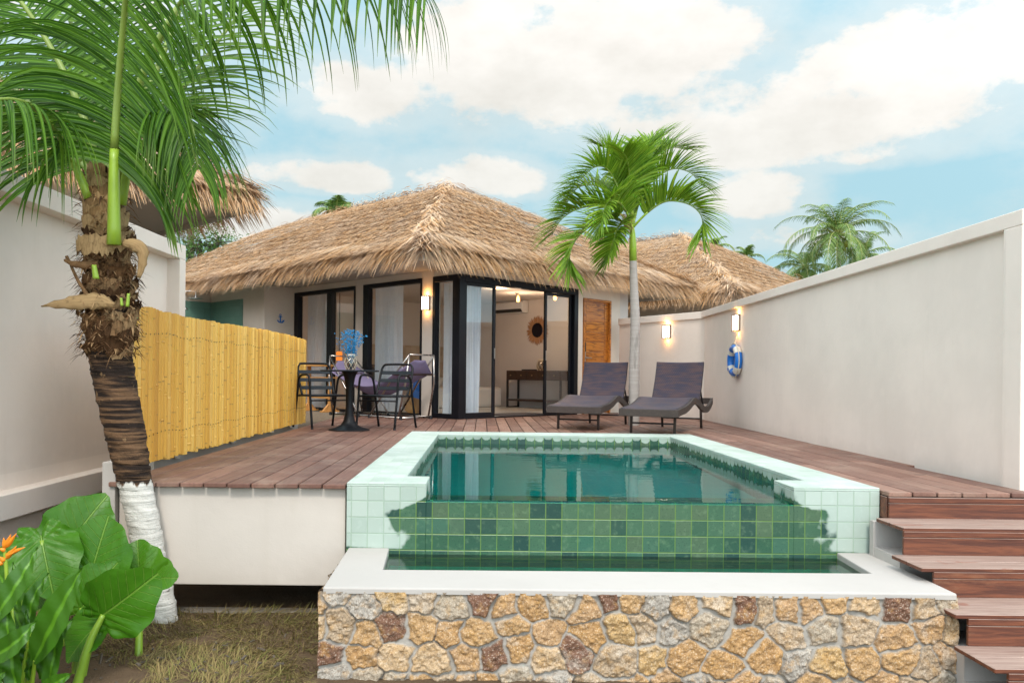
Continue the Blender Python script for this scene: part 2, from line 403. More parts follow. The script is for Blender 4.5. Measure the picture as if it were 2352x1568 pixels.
MT['deck'] = m_deck('deck_boards', (.30, .160, .115), (.135, .060, .042), (.215, .098, .066))
def m_stair():
    m, t, out = new_mat('stair_boards'); P = t.coord(); r = t.island()
    Q = t.scale(P, (1.8, 26, 26)); grain = t.noise(Q, 1.8, 6, .65, .5); worn = t.noise(t.scale(P, (1.2, 4, 4)), 2.4, 5, .65)
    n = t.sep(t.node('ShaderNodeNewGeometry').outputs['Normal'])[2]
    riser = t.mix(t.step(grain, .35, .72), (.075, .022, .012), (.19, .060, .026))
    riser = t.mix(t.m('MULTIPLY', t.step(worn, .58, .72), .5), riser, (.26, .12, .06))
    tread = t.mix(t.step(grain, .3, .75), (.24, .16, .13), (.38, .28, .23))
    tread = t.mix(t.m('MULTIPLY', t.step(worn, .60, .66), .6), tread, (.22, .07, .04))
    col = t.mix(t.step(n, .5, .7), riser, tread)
    principled(t, out, col, .5, t.bump(grain, .3, .004)); return m
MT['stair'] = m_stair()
def m_teak():
    m, t, out = new_mat('teak_door_wood'); P = t.coord(); r = t.island()
    off = t.comb(t.m('MULTIPLY', r, 13.0), 0, t.m('MULTIPLY', r, 31.0))
    va = t.node('ShaderNodeVectorMath', operation='ADD'); t.l.new(P, va.inputs[0]); t.l.new(off, va.inputs[1])
    g = t.noise(t.scale(va.outputs[0], (1.6, 20, 14)), 1.8, 6, .6, 1.2)
    c = t.mix(r, (.48, .16, .02), (.62, .235, .032)); c = t.mix(t.m('MULTIPLY', t.step(g, .42, .66), .9), c, (.17, .045, .010))
    principled(t, out, c, .35, t.bump(g, .1, .003)); return m
MT['teak'] = m_teak()
def m_bamboo():
    m, t, out = new_mat('yellow_bamboo'); P = t.coord(); r = t.island(); x, y, z = t.sep(P)[:]
    streak = t.noise(t.scale(P, (60, 60, 2.2)), 1.2, 5, .65); spot = t.noise(t.scale(P, (30, 30, 18)), 1.0, 4, .6)
    c = t.ramp(r, [(0, (.70, .37, .05)), (.2, (.82, .49, .095)), (.4, (.64, .32, .04)), (.6, (.80, .46, .08)), (.8, (.86, .54, .13)), (1, (.56, .27, .035))])
    c = t.mix(t.m('MULTIPLY', t.step(streak, .5, .75), .5), c, (.44, .22, .035)); c = t.mix(t.m('MULTIPLY', t.step(spot, .66, .76), .55), c, (.20, .10, .03))
    node = t.m('FRACT', t.m('ADD', t.m('MULTIPLY', z, 3.4), t.m('MULTIPLY', r, 7.3))); nm = t.m('LESS_THAN', t.m('ABSOLUTE', t.m('SUBTRACT', node, .5)), .016)
    c = t.mix(t.m('MULTIPLY', t.m('MULTIPLY', nm, t.step(spot, .42, .55)), .6), c, (.22, .12, .04))
    principled(t, out, c, .42, t.bump(streak, .12, .004)); return m
MT['bamboo'] = m_bamboo()
def m_thatch():
    m, t, out = new_mat('thatch_leaf'); r = t.island(); P = t.coord(); uv = t.node('ShaderNodeUVMap').outputs[0]; u, v, _ = t.sep(uv)[:]
    c = t.ramp(r, [(0, (.22, .12, .055)), (.14, (.64, .49, .34)), (.34, (.60, .36, .16)), (.52, (.70, .54, .36)), (.70, (.60, .30, .09)), (.86, (.74, .60, .44)), (1, (.18, .09, .035))])
    c = t.mix(t.m('MULTIPLY', t.step(v, .25, 1.0), .42), c, (.50, .25, .085))
    n = t.noise(P, 1.3, 4, .6); c = t.mix(t.m('MULTIPLY', t.step(n, .4, .7), .30), c, (.58, .50, .43))
    principled(t, out, c, .75, spec=.2, trans=.12); return m
MT['thatch'] = m_thatch()
MT['thatch_base'] = plain('thatch_underlay', (.22, .13, .07), .9, var=.3, sc=20)
def m_leaf(name, a, b, c, rough=.42, trans=.28, tip=None, spec=.45):
    m, t, out = new_mat(name); r = t.island(); P = t.coord(); uv = t.node('ShaderNodeUVMap').outputs[0]; u, v, _ = t.sep(uv)[:]
    col = t.ramp(r, [(0, a), (.55, b), (1, c)])
    n = t.noise(P, 3, 3); col = t.mix(t.m('MULTIPLY', t.step(n, .4, .7), .35), col, tuple(x * .7 for x in a))
    mid = t.step(t.m('ABSOLUTE', t.m('SUBTRACT', u, .5)), .10, .03); col = t.mix(t.m('MULTIPLY', mid, .45), col, tuple(min(1, x * 2.0) for x in c))
    if tip: col = t.mix(t.m('MULTIPLY', t.step(v, .72, 1.0), .7), col, tip)
    principled(t, out, col, rough, spec=spec, trans=trans); return m
MT['coco_leaf'] = m_leaf('coconut_leaflet', (.028, .088, .006), (.058, .152, .010), (.125, .25, .020), .42, .36, (.17, .24, .05), .22)
MT['mani_leaf'] = m_leaf('palm_leaflet', (.085, .20, .010), (.15, .29, .016), (.26, .38, .03), .42, .36, None, .3)
MT['far_leaf'] = m_leaf('far_palm_leaflet', (.085, .17, .03), (.125, .23, .045), (.23, .30, .07), .45, .25)
MT['tree_leaf'] = m_leaf('tree_leaf', (.05, .12, .03), (.07, .17, .03), (.13, .24, .05), .5, .3)
MT['heli_leaf'] = m_leaf('heliconia_leaf', (.028, .11, .005), (.050, .165, .008), (.095, .23, .012), .4, .25, spec=.5)
MT['petiole'] = plain('green_petiole', (.25, .39, .03), .35, var=.3, sc=5)
MT['rachis'] = plain('olive_rachis', (.19, .27, .04), .4, var=.25, sc=5)
MT['far_petiole'] = plain('far_petiole', (.30, .33, .09), .5, var=.2)
MT['stalk'] = plain('alocasia_stalk', (.20, .33, .03), .35, var=.35, sc=6)
MT['coconut'] = plain('green_coconut', (.28, .34, .05), .4, var=.25)
MT['bark'] = plain('tree_bark', (.10, .08, .06), .9, var=.3, bump=.5)
MT['flower'] = plain('orange_bract', (.88, .26, .015), .4, var=.3, sc=12)
def m_aloc():
    m, t, out = new_mat('alocasia_leaf'); uv = t.node('ShaderNodeUVMap').outputs[0]; x, y, _ = t.sep(uv)[:]; P = t.coord(); r = t.island()
    ay = t.m('ABSOLUTE', y); q = t.m('SUBTRACT', x, t.m('MULTIPLY', ay, .75)); fq = t.m('ABSOLUTE', t.m('SUBTRACT', t.m('FRACT', t.m('MULTIPLY', q, 7.5)), .5))
    vein = t.m('MAXIMUM', t.m('MULTIPLY', t.step(fq, .055, .02), t.step(ay, .46, .2)), t.step(ay, .020, .008))
    n = t.noise(P, 7, 4, .6); c = t.mix(n, (.026, .115, .004), (.070, .215, .009))
    c = t.mix(t.m('MULTIPLY', t.step(t.noise(P, 3, 3), .5, .7), .5), c, (.085, .22, .009))
    c = t.mix(t.m('MULTIPLY', t.step(t.noise(P, 26, 4, .7), .66, .74), .7), c, (.22, .20, .03))
    c = t.mix(t.m('MULTIPLY', vein, .55), c, (.20, .36, .05))
    h = t.m('ADD', t.m('MULTIPLY', vein, -.8), t.m('MULTIPLY', n, .7))
    principled(t, out, c, .38, t.bump(h, .7, .014), spec=.3, trans=.22); return m
MT['aloc'] = m_aloc()
def m_palmtrunk():
    m, t, out = new_mat('coconut_trunk_bark'); P = t.coord(); x, y, z = t.sep(P)[:]
    ring = t.noise(t.scale(P, (3, 3, 42)), 1.0, 5, .6, .3); n = t.noise(P, 16, 5, .65)
    dark = t.mix(t.step(ring, .42, .62), (.020, .013, .010), (.15, .085, .045)); dark = t.mix(t.m('MULTIPLY', t.step(n, .62, .72), .6), dark, (.32, .20, .10))
    white = t.mix(n, (.70, .68, .63), (.52, .50, .45)); white = t.mix(t.m('MULTIPLY', t.step(t.noise(t.scale(P, (9, 9, 30)), 1.0, 4, .7), .61, .68), .9), white, (.05, .04, .035))
    f = t.step(t.m('ADD', z, t.m('MULTIPLY', t.m('SUBTRACT', t.noise(t.scale(P, (1, 1, .35)), 20, 4), .5), .16)), .015, -.005)
    col = t.mix(f, dark, white)
    principled(t, out, col, .85, t.bump(t.m('ADD', ring, n), .8, .015), spec=.2); return m
MT['coco_trunk'] = m_palmtrunk()
def m_fibre(name, a, b, c):
    m, t, out = new_mat(name); r = t.island(); P = t.coord()
    uv = t.node('ShaderNodeUVMap').outputs[0]; g = t.noise(t.scale(uv, (26, 1.5, 1)), 1.0, 5, .7); n = t.noise(P, 24, 4, .6)
    col = t.ramp(r, [(0, a), (.5, b), (1, c)]); col = t.mix(t.m('MULTIPLY', t.step(g, .42, .7), .65), col, tuple(x * .4 for x in a)); col = t.mix(t.m('MULTIPLY', t.step(n, .58, .75), .55), col, tuple(x * .25 for x in a))
    principled(t, out, col, .85, t.bump(g, .6, .006), spec=.15); return m
MT['boot'] = m_fibre('palm_boot_fibre', (.045, .022, .012), (.22, .115, .050), (.50, .33, .17))
MT['husk'] = m_fibre('palm_husk', (.30, .185, .08), (.42, .285, .14), (.25, .145, .06))
def m_ringtrunk():
    m, t, out = new_mat('ringed_palm_bark'); P = t.coord(); ring = t.noise(t.scale(P, (2, 2, 34)), 1.3, 4, .6); n = t.noise(P, 10, 5, .65)
    c = t.mix(ring, (.20, .18, .165), (.43, .39, .36)); c = t.mix(t.m('MULTIPLY', t.step(t.noise(t.scale(P, (9, 9, 1.6)), 1, 4), .60, .72), .7), c, (.10, .09, .08)); c = t.mix(t.m('MULTIPLY', n, .3), c, (.5, .48, .44))
    principled(t, out, c, .85, t.bump(ring, .5, .01), spec=.2); return m
MT['ring_trunk'] = m_ringtrunk()
def m_stone():
    m, t, out = new_mat('granite_rubble'); P = t.coord(); a = t.attr('stone'); cs = t.sep(a.outputs['Vector']); idr, mor, ht = cs[0], cs[1], cs[2]
    c = t.ramp(idr, [(0, (.42, .26, .12)), (.13, (.48, .34, .20)), (.25, (.40, .235, .10)), (.36, (.38, .285, .19)), (.47, (.33, .30, .26)), (.57, (.44, .29, .13)), (.66, (.17, .085, .055)), (.74, (.41, .255, .13)), (.85, (.36, .30, .225)), (1, (.35, .17, .065))], 'CONSTANT')
    sp = t.noise(P, 130, 3, .75); md = t.noise(P, 17, 5, .65); lg = t.noise(P, 7, 4, .6)
    c = t.mix(t.m('MULTIPLY', t.step(md, .48, .66), .45), c, (.46, .255, .075)); c = t.mix(t.m('MULTIPLY', t.step(lg, .55, .68), .45), c, (.47, .43, .37))
    c = t.mix(t.m('MULTIPLY', t.step(t.noise(P, 30, 5, .7), .60, .70), .60), c, (.13, .065, .035))
    c = t.mix(t.m('MULTIPLY', t.step(sp, .52, .66), .75), c, (.13, .085, .05)); c = t.mix(t.m('MULTIPLY', t.step(sp, .46, .34), .60), c, (.68, .60, .48))
    g = t.mix(md, (.33, .31, .275), (.43, .405, .365)); g = t.mix(t.m('MULTIPLY', sp, .3), g, (.30, .28, .25))
    col = t.mix(mor, c, g); principled(t, out, col, .85, t.bump(t.m('ADD', t.m('MULTIPLY', sp, .6), md), .5, .006), spec=.2); return m
MT['stone'] = m_stone()
def m_soil():
    m, t, out = new_mat('bare_soil'); P = t.coord(); n = t.noise(P, 6, 6, .65); f = t.noise(P, 70, 4, .7)
    c = t.mix(n, (.10, .065, .04), (.21, .145, .09)); c = t.mix(t.m('MULTIPLY', f, .5), c, (.06, .04, .025)); principled(t, out, c, .95, t.bump(t.m('ADD', n, f), .7, .03), spec=.1); return m
MT['soil'] = m_soil()
MT['grass'] = m_leaf('dry_grass', (.22, .155, .07), (.33, .24, .11), (.16, .19, .045), .8, .15, spec=.1)
def m_wicker():
    m, t, out = new_mat('dark_wicker'); uv = t.node('ShaderNodeUVMap').outputs[0]; x, y, _ = t.sep(uv)[:]; P = t.coord()
    a = t.m('MULTIPLY', x, 44.0); b = t.m('MULTIPLY', y, 30.0)
    par = t.m('MODULO', t.m('ADD', t.m('FLOOR', a), 1000), 2.0); wv = t.m('ABSOLUTE', t.m('SINE', t.m('MULTIPLY', t.m('ADD', b, t.m('MULTIPLY', par, .5)), math.pi)))
    wx = t.m('ABSOLUTE', t.m('SINE', t.m('MULTIPLY', a, math.pi))); h = t.m('MULTIPLY', wv, wx)
    band = t.noise(t.scale(uv, (1.4, 9, 1)), 2.0, 3, .6)
    c = t.mix(t.step(band, .4, .62), (.062, .058, .100), (.145, .090, .095)); c = t.mix(t.m('SUBTRACT', 1, t.step(h, .1, .5)), c, (.012, .010, .012))
    principled(t, out, c, .42, t.bump(h, .9, .008), spec=.4); return m
MT['wicker'] = m_wicker()
MT['wicker_side'] = plain('wicker_rim', (.050, .036, .030), .5, var=.8, sc=45, bump=.9)
def m_cloth(name, c, trans=.3, sc=1.0):
    m, t, out = new_mat(name); P = t.coord(); n = t.noise(P, 12, 4); col = t.mix(n, tuple(x * .88 for x in c), c)
    principled(t, out, col, .85, t.bump(t.noise(P, 40, 3), .12, .01), spec=.15, trans=trans); return m
MT['curtain'] = m_cloth('sheer_curtain', (.90, .93, 1.0), .45)
MT['hammock'] = m_cloth('lilac_hammock', (.27, .225, .36), .15)
def m_vase():
    m, t, out = new_mat('vase_glass'); P = t.coord(); g = t.node('ShaderNodeBsdfGlossy'); g.inputs['Roughness'].default_value = .06
    tr = t.node('ShaderNodeBsdfTransparent'); tr.inputs[0].default_value = (.80, .74, .66, 1); fr = t.node('ShaderNodeLayerWeight'); fr.inputs[0].default_value = .5
    n = t.bump(t.noise(P, 30, 3), .6, .01); t.l.new(n, g.inputs['Normal']); t.l.new(n, fr.inputs['Normal'])
    mx = t.node('ShaderNodeMixShader'); t.l.new(t.m('MULTIPLY_ADD', t.m('POWER', fr.outputs['Facing'], 3.0), .8, .12, clamp=True), mx.inputs[0]); t.l.new(tr.outputs[0], mx.inputs[1]); t.l.new(g.outputs[0], mx.inputs[2]); t.l.new(mx.outputs[0], out.inputs[0]); return m
MT['vase'] = m_vase()
def m_headboard():
    m, t, out = new_mat('headboard_tiles'); rnd, rc, e, j, fx, fy = tiles(t, .16, .03); c = t.mix(rnd, (.42, .30, .20), (.55, .42, .30)); c = t.mix(t.m('MULTIPLY', j, .5), c, (.3, .22, .16)); principled(t, out, c, .6); return m
MT['headboard'] = m_headboard()

# ================================================================== SETTING
GZ = -0.85
g = MB(); gv = [(-150, -20), (150, -20), (150, 400), (-150, 400), (-.80, 5.1), (2.43, 5.1), (2.43, 9.67), (-.80, 9.67)]   # open where the pool is sunk
g.add([(x, y, GZ) for x, y in gv], [(0, 1, 5, 4), (1, 2, 6, 5), (2, 3, 7, 6), (3, 0, 4, 7)])
tag(g.build('ground', MT['soil']), kind='structure')

# deck boards, all running away from the pool front
def boards(name, regions, pitch=.15):
    b = MB(); rr = random.Random(3)
    for x0, x1, y0, y1 in regions:
        n = max(1, round((x1 - x0) / pitch)); p = (x1 - x0) / n
        for i in range(n):
            y = y0 + rr.uniform(-.006, .006)
            nxt = y0 + rr.uniform(.7, 2.8)
            while y < y1 - .05:
                e = min(nxt, y1); dz = rr.uniform(-.0015, .0015)
                b.box(x0 + i * p + .0045, x0 + (i + 1) * p - .0045, y, e - .003, -.028 + dz, dz); y = e; nxt = e + rr.uniform(1.6, 2.9)
    return b.build(name, MT['deck'], bevel=.004, seg=1)
tag(boards('wooden_deck', [(-2.30, -.835, 5.04, 16.2), (-.835, 2.465, 9.73, 16.2), (2.465, 3.365, 4.96, 16.0), (3.365, 3.60, 6.5, 13.5)]), kind='structure')
b = MB(); b.box(-2.28, -.84, 5.2, 15.9, -.10, -.034); b.box(-.84, 2.46, 9.75, 15.9, -.10, -.034); b.box(2.47, 3.5, 5.02, 15.9, -.10, -.034)
tag(b.build('deck_frame', MT['dark']), kind='structure')

# white plinth below the deck, with its dark gap
p = thing('plinth_wall', 'low cream plaster wall hanging under the front edge of the deck, dark gap beneath it', 'wall', (-1.5, 5.12, -.64))
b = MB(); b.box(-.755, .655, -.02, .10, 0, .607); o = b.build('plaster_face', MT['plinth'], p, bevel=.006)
b = MB(); b.box(-.845, -.763, -.06, .10, -.005, .76); b.build('end_post', MT['ledge'], p, bevel=.005)
tag(MB().box(-2.2, -.82, 5.2, 5.30, GZ - .1, GZ + .018).build('concrete_kerb', MT['kerb'], bevel=.01), 'low concrete kerb on the grass in the dark gap under the deck', 'kerb')

# swimming pool
PX0, PX1, PY0, PY1 = -.83, 2.46, 5.05, 9.70
IX0, IX1, IY1 = -.49, 2.13, 9.25
pool = thing('swimming_pool', 'small square plunge pool clad in green stone tiles with a pale tiled rim', 'pool', (0, 0, 0))
b = MB(); T = .012; B = -.012
b.box(PX0, IX0, PY0 + .35, PY1, B, T); b.box(IX1, PX1, PY0 + .35, PY1, B, T); b.box(IX0, IX1, IY1, PY1, B, T)
b.box(PX0, -.34, PY0, PY0 + .35, B, T); b.box(1.93, PX1, PY0, PY0 + .35, B, T)
b.build('coping', MT['tile_top'], pool, bevel=.004, seg=1)
b = MB()
b.box(PX0, -.34, PY0 + .001, PY0 + .349, -1.4, B); b.box(1.93, PX1, PY0 + .001, PY0 + .349, -1.4, B); b.box(-.34, 1.93, PY0 + .001, PY0 + .22, -1.4, -.097)
b.build('overflow_wall', MT['tile_front'], pool, bevel=.003, seg=1)
b = MB()
b.box(PX0 + .05, IX0, PY0 + .35, PY1, -1.4, B); b.box(IX1, PX1 - .05, PY0 + .35, PY1, -1.4, B); b.box(IX0, IX1, IY1, PY1 - .05, -1.4, B)
b.build('inner_wall', MT['tile_inner'], pool)
b = MB(); b.box(IX0 - .01, IX1 + .01, PY0 + .05, IY1 + .02, -1.3, -1.10); b.build('pool_floor', MT['tile_floor'], pool)
b = MB(); c = on(1300, 1078, -1.09); b.lathe([(0, .02), (.05, .02), (.075, .006), (.08, 0)], 20, c); b.build('floor_drain', MT['white'], pool)
def water(name, x0, x1, y0, y1, z, mat):
    return tag(MB().add([(x0, y0, z), (x1, y0, z), (x1, y1, z), (x0, y1, z)], [(0, 1, 2, 3)]).build(name, mat), kind='structure')
wb = MB(); WZ = -.090
wb.add([(IX0, PY0 + .35, WZ), (IX1, PY0 + .35, WZ), (IX1, IY1, WZ), (IX0, IY1, WZ)], [(0, 1, 2, 3)])
wb.add([(-.34, PY0 + .012, WZ), (1.93, PY0 + .012, WZ), (1.93, PY0 + .35, WZ), (-.34, PY0 + .35, WZ)], [(0, 1, 2, 3)])
wb.add([(-.34, PY0 - .003, WZ - .012), (1.93, PY0 - .003, WZ - .012), (1.93, PY0 + .012, WZ), (-.34, PY0 + .012, WZ)], [(0, 1, 2, 3)])
tag(wb.build('pool_water', MT['water']), kind='structure')
water('basin_water', -.60, 2.25, 4.49, PY0 - .002, -.425, MT['water2'])

# rubble stone front with its white ledge and the catch basin
SX0, SX1, SY, LZ = -.81, 2.40, 4.12, -.39
sw = thing('stone_retaining_wall', 'rubble wall of golden granite stones with a white plaster ledge round a narrow water channel', 'stone wall', (0, 0, 0))
b = MB(); zt, zb = LZ, LZ - .03
y1 = PY0
outer = [(SX0 + .02, SY - .012), (SX1 - .005, SY - .012), (SX1 + .0, y1), (SX0 - .005, y1)]
inner = [(-.535, 4.50), (2.165, 4.53), (2.20, y1), (-.565, y1)]
vs = []; fs = []
prof = [outer, inner]
v8 = [(x, y, zt) for x, y in outer] + [(x, y, zt) for x, y in inner] + [(x, y, zb) for x, y in outer] + [(x, y, zb - .35) for x, y in inner]
fs = [(0, 1, 5, 4), (1, 2, 6, 5), (3, 0, 4, 7), (0, 8, 9, 1), (1, 9, 10, 2), (3, 11, 8, 0), (4, 5, 13, 12), (5, 6, 14, 13), (7, 4, 12, 15)]
b.add(v8, fs); b.build('white_ledge', MT['ledge'], sw, bevel=.008)
tag(MB().box(-.6, 2.25, 4.4, PY0, -.80, -.72).build('basin_floor', MT['tile_floor'], sw))
b = MB(); b.box(SX0 + .03, SX1 - .02, SY + .05, PY0 + .2, GZ - .1, -.80); b.box(SX0 + .03, -.57, SY + .05, PY0 + .3, -.80, zb - .005); b.box(2.21, SX1 - .02, SY + .05, PY0 - .002, -.80, zb - .005); b.box(-.57, 2.21, SY + .05, 4.48, -.80, zb - .005)
b.build('core', MT['wall'], sw)
def vnoise(x, y, sc, seed):
    rs = np.random.default_rng(seed); G = rs.random((64, 64)); X, Y = x * sc, y * sc
    xi, yi = np.floor(X).astype(int), np.floor(Y).astype(int); fx, fy = X - xi, Y - yi; fx = fx * fx * (3 - 2 * fx); fy = fy * fy * (3 - 2 * fy)
    q = lambda i, j: G[(xi + i) % 64, (yi + j) % 64]
    return (q(0, 0) * (1 - fx) + q(1, 0) * fx) * (1 - fy) + (q(0, 1) * (1 - fx) + q(1, 1) * fx) * fy - .5
def rubble(name, parent, W_, H_, xform, seed, res=.0045):
    rs = np.random.default_rng(seed); nx, ny = int(W_ / res), int(H_ / res)
    gx, gy = np.meshgrid(np.linspace(0, W_, nx), np.linspace(0, H_, ny)); gx = gx.ravel(); gy = gy.ravel()
    wx = gx + .045 * vnoise(gx, gy, 7, 1) + .016 * vnoise(gx, gy, 30, 2) + .005 * vnoise(gx, gy, 90, 7); wy = gy + .045 * vnoise(gx, gy, 7, 3) + .016 * vnoise(gx, gy, 30, 4) + .005 * vnoise(gx, gy, 90, 8)
    pts = []; cy = H_ + .03; row = 0
    while cy > -.2:
        h = rs.uniform(.088, .155); cx = rs.uniform(-.2, -.05)
        while cx < W_ + .2:
            wd = rs.uniform(.085, .225) * (1 if row else .8); pts.append((cx + wd / 2, cy - h / 2 + rs.uniform(-.042, .042))); cx += wd
        cy -= h; row += 1
    pts = np.array(pts); asp = np.array([1.0, 1.15])
    d2 = ((wx[:, None] - pts[None, :, 0]) * asp[0]) ** 2 + ((wy[:, None] - pts[None, :, 1]) * asp[1]) ** 2
    o2 = np.argpartition(d2, 4, axis=1)[:, :5]; dd = np.take_along_axis(d2, o2, 1); so = np.argsort(dd, 1); o2 = np.take_along_axis(o2, so, 1); dd = np.take_along_axis(dd, so, 1)
    i1 = o2[:, 0]; edge = np.full(len(gx), 9.0)
    for k in range(1, 5):
        sep = np.sqrt((((pts[o2[:, k]] - pts[i1]) * asp) ** 2).sum(1)) + 1e-6; edge = np.minimum(edge, (dd[:, k] - dd[:, 0]) / (2 * sep))
    jw = .0045 + .011 * (vnoise(gx, gy, 7, 5) + .2) + .006 * vnoise(gx, gy, 33, 6)
    e = edge - jw; mort = np.clip(.5 - e / .005, 0, 1)
    rise = np.clip(e / .011, 0, 1); rise = np.sqrt(np.clip(rise * (2 - rise), 0, 1))
    tilt = rs.uniform(-.10, .10, (len(pts), 2)); off = pts[i1]
    hgt = rise * (.014 + .013 * rs.random(len(pts))[i1] + (gx - off[:, 0]) * tilt[i1, 0] + (gy - off[:, 1]) * tilt[i1, 1]) + (1 - mort) * (.017 * vnoise(gx, gy, 38, 9) + .010 * vnoise(gx, gy, 95, 10) + .014 * vnoise(gx, gy, 16, 14)) + .004 * vnoise(gx, gy, 60, 11) * mort
    verts = xform(gx, gy, hgt); ii = np.arange(ny - 1)[:, None] * nx + np.arange(nx - 1)[None]; ii = ii.ravel()
    faces = np.stack([ii, ii + 1, ii + nx + 1, ii + nx], 1)
    o = np_mesh(name, verts, faces, MT['stone'], parent, smooth=True)
    at_ = o.data.attributes.new('stone', 'FLOAT_VECTOR', 'POINT')
    at_.data.foreach_set('vector', np.stack([rs.random(len(pts))[i1], mort, hgt], 1).astype(np.float32).ravel()); return o
HB = LZ - .02 - (GZ - .06)
rubble('stone_face', sw, SX1 - SX0, HB, lambda x, y, h: np.stack([SX0 + x, SY + .005 - h, GZ - .06 + y], 1), 21)
rubble('stone_side', sw, .95, HB, lambda x, y, h: np.stack([SX1 - .025 + h, SY + .005 + x, GZ - .06 + y], 1), 22, .009)
rubble('stone_side', sw, .95, HB, lambda x, y, h: np.stack([SX0 + .02 - h, SY + .955 - x, GZ - .06 + y], 1), 23, .009)

# wooden stairs down from the deck
st = thing('wooden_stairs', 'reddish brown plank stairs going down beside the stone wall', 'stairs', (2.36, 4.96, 0))
for i in range(1, 6):
    z = -.155 * i; yf = -.33 - .31 * (i - 1); yb = yf + .32; xl = .03 if i == 1 else (-.03 if i < 5 else .02)
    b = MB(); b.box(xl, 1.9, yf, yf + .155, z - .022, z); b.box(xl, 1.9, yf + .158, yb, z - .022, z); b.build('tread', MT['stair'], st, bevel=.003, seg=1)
for i in range(0, 5):
    z = -.155 * i - (.03 if i == 0 else .022); yr = -.02 - .31 * i; xl = .105 if i == 0 else .035
    x1 = .97 if i == 0 else 1.9
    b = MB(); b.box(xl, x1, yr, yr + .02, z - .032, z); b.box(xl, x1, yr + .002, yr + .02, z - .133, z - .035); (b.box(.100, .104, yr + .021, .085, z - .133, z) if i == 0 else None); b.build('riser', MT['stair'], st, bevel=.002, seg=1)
b = MB()
for i in range(0, 5): b.box(.02 + .003 * i, 1.88, -.02 - .31 * i + .022, .05, -.9, -.155 * (i + 1) - .024)
b.build('side_wall', MT['ledge'], st)

# garden walls
def rail_wall(name, label, P0, P1, ztop, zbot, side, beam_h, prot, base=None, pillars=(1, 1), th=.16):
    """wall from P0 to P1; side=+1 means the recessed face looks left of the P0>P1 direction"""
    P0, P1 = Vector(P0), Vector(P1); d = (P1 - P0); L = d.length; ang = math.atan2(d.y, d.x)
    t = thing(name, label, 'wall', (P0.x, P0.y, 0), ang); sg = side
    def bx(x0, x1, d0, d1, z0, z1): b = MB(); b.box(x0, x1, min(sg * d0, sg * d1), max(sg * d0, sg * d1), z0, z1); return b
    bx(0.002, L - .002, -prot - th, -prot, zbot, ztop - .004).build('panel', MT['wall'], t)
    bx(0, L, -prot - th - .003, 0, ztop - beam_h, ztop).build('cap', MT['wall'], t, bevel=.006)
    if pillars[0]: bx(0, pillars[0], -prot - .01, 0.0, zbot, ztop - beam_h - .001).build('pillar', MT['wall'], t, bevel=.006)
    if pillars[1]: bx(L - pillars[1], L, -prot - .01, 0.0, zbot, ztop - beam_h - .001).build('pillar', MT['wall'], t, bevel=.006)
    if base:
        x1 = L - (pillars[1] or 0)
        bx(0, x1, -prot - .01, .0, base - .165, base).build('base_beam', MT['wall'], t, bevel=.006)
        bx(0, L, -prot - .22, -prot - .02, zbot - .6, base - .16).build('footing', MT['wall'], t)
    return t
rail_wall('garden_wall', 'tall cream wall in the left foreground behind the leaning coconut palm, recessed panel with frame', (-3.06, 1.2, 0), (-3.0, 8.25, 0), 1.95, -.27, 1 if False else -1, .145, .13, base=-.11, pillars=(0, .15))
rail_wall('garden_wall', 'long plain cream boundary wall on the right, with the life ring hung on it', (3.355, 5.10, 0), (3.545, 13.3, 0), 1.755, -.9, 1, .10, .05, pillars=(.17, 0))
rail_wall('garden_wall', 'short cream wall between the villa door and the right boundary wall, behind the loungers', (3.60, 13.2, 0), (2.50, 15.15, 0), 1.755, -.1, 1, .115, .03, pillars=(0, 0), th=.3)
tag(MB().box(3.362, 6.0, 5.10, 5.30, -.9, 1.757).build('end_wall', MT['wall'], bevel=.01), 'plain cream wall end at the right edge of the picture beside the stairs', 'wall')

# bamboo screen
fn = thing('bamboo_fence', 'yellow bamboo pole screen along the left side of the deck', 'fence', (-2.38, 8.0, 0))
b = MB(); y = -2.52; rr = random.Random(5)
while y < 2.9:
    r_ = rr.uniform(.022, .034); y += r_; zt_ = 1.135 + rr.uniform(-.007, .009) + .012 * math.sin(y * 1.3); z0_ = .035 + rr.uniform(-.012, .012); x = rr.uniform(-.006, .006)
    k0 = rr.random(); zs = [z0_]; rs = [r_]; z = z0_ + rr.uniform(.05, .3)
    while z < zt_ - .03: zs += [z - .012, z - .004, z + .006, z + .016]; rs += [r_, r_ * 1.05, r_ * .985, r_]; z += rr.uniform(.24, .34)
    zs.append(zt_); rs.append(r_ * rr.uniform(.95, 1.0))
    b.tube([(x + rr.uniform(-.002, .002), y, q) for q in zs], rs, 10, up=(1, 0, 0)); y += r_ + .0015
b.build('bamboo_poles', MT['bamboo'], fn, smooth=False)
for z in (.22, .95): MB().box(-.075, -.045, -2.45, 2.85, z - .03, z + .03).build('rail', MT['bamboo'], fn)
for yy in (-1.3, .2, 1.7, 2.7): MB().box(-.12, -.078, yy - .03, yy + .03, -.02, 1.05).build('post', MT['fascia'], fn)
b = MB()
yy = -2.45
while yy < 2.85:
    for z in (.24, .955): b.lathe([(.004, 0), (.004, .006), (0, .007)], 6, (0, 0, 0)) if False else b.box(.036, .042, yy - .003, yy + .003, z - .003 + .01 * math.sin(yy * 9), z + .003 + .01 * math.sin(yy * 9))
    yy += .072
tag(b.build('nails', MT['dark'], fn), kind='stuff')
tag(MB().box(-2.62, -2.52, 6.3, 11.2, -.12, .12).build('low_wall', MT['fascia']), 'low grey wall showing through the gap under the bamboo screen', 'wall')

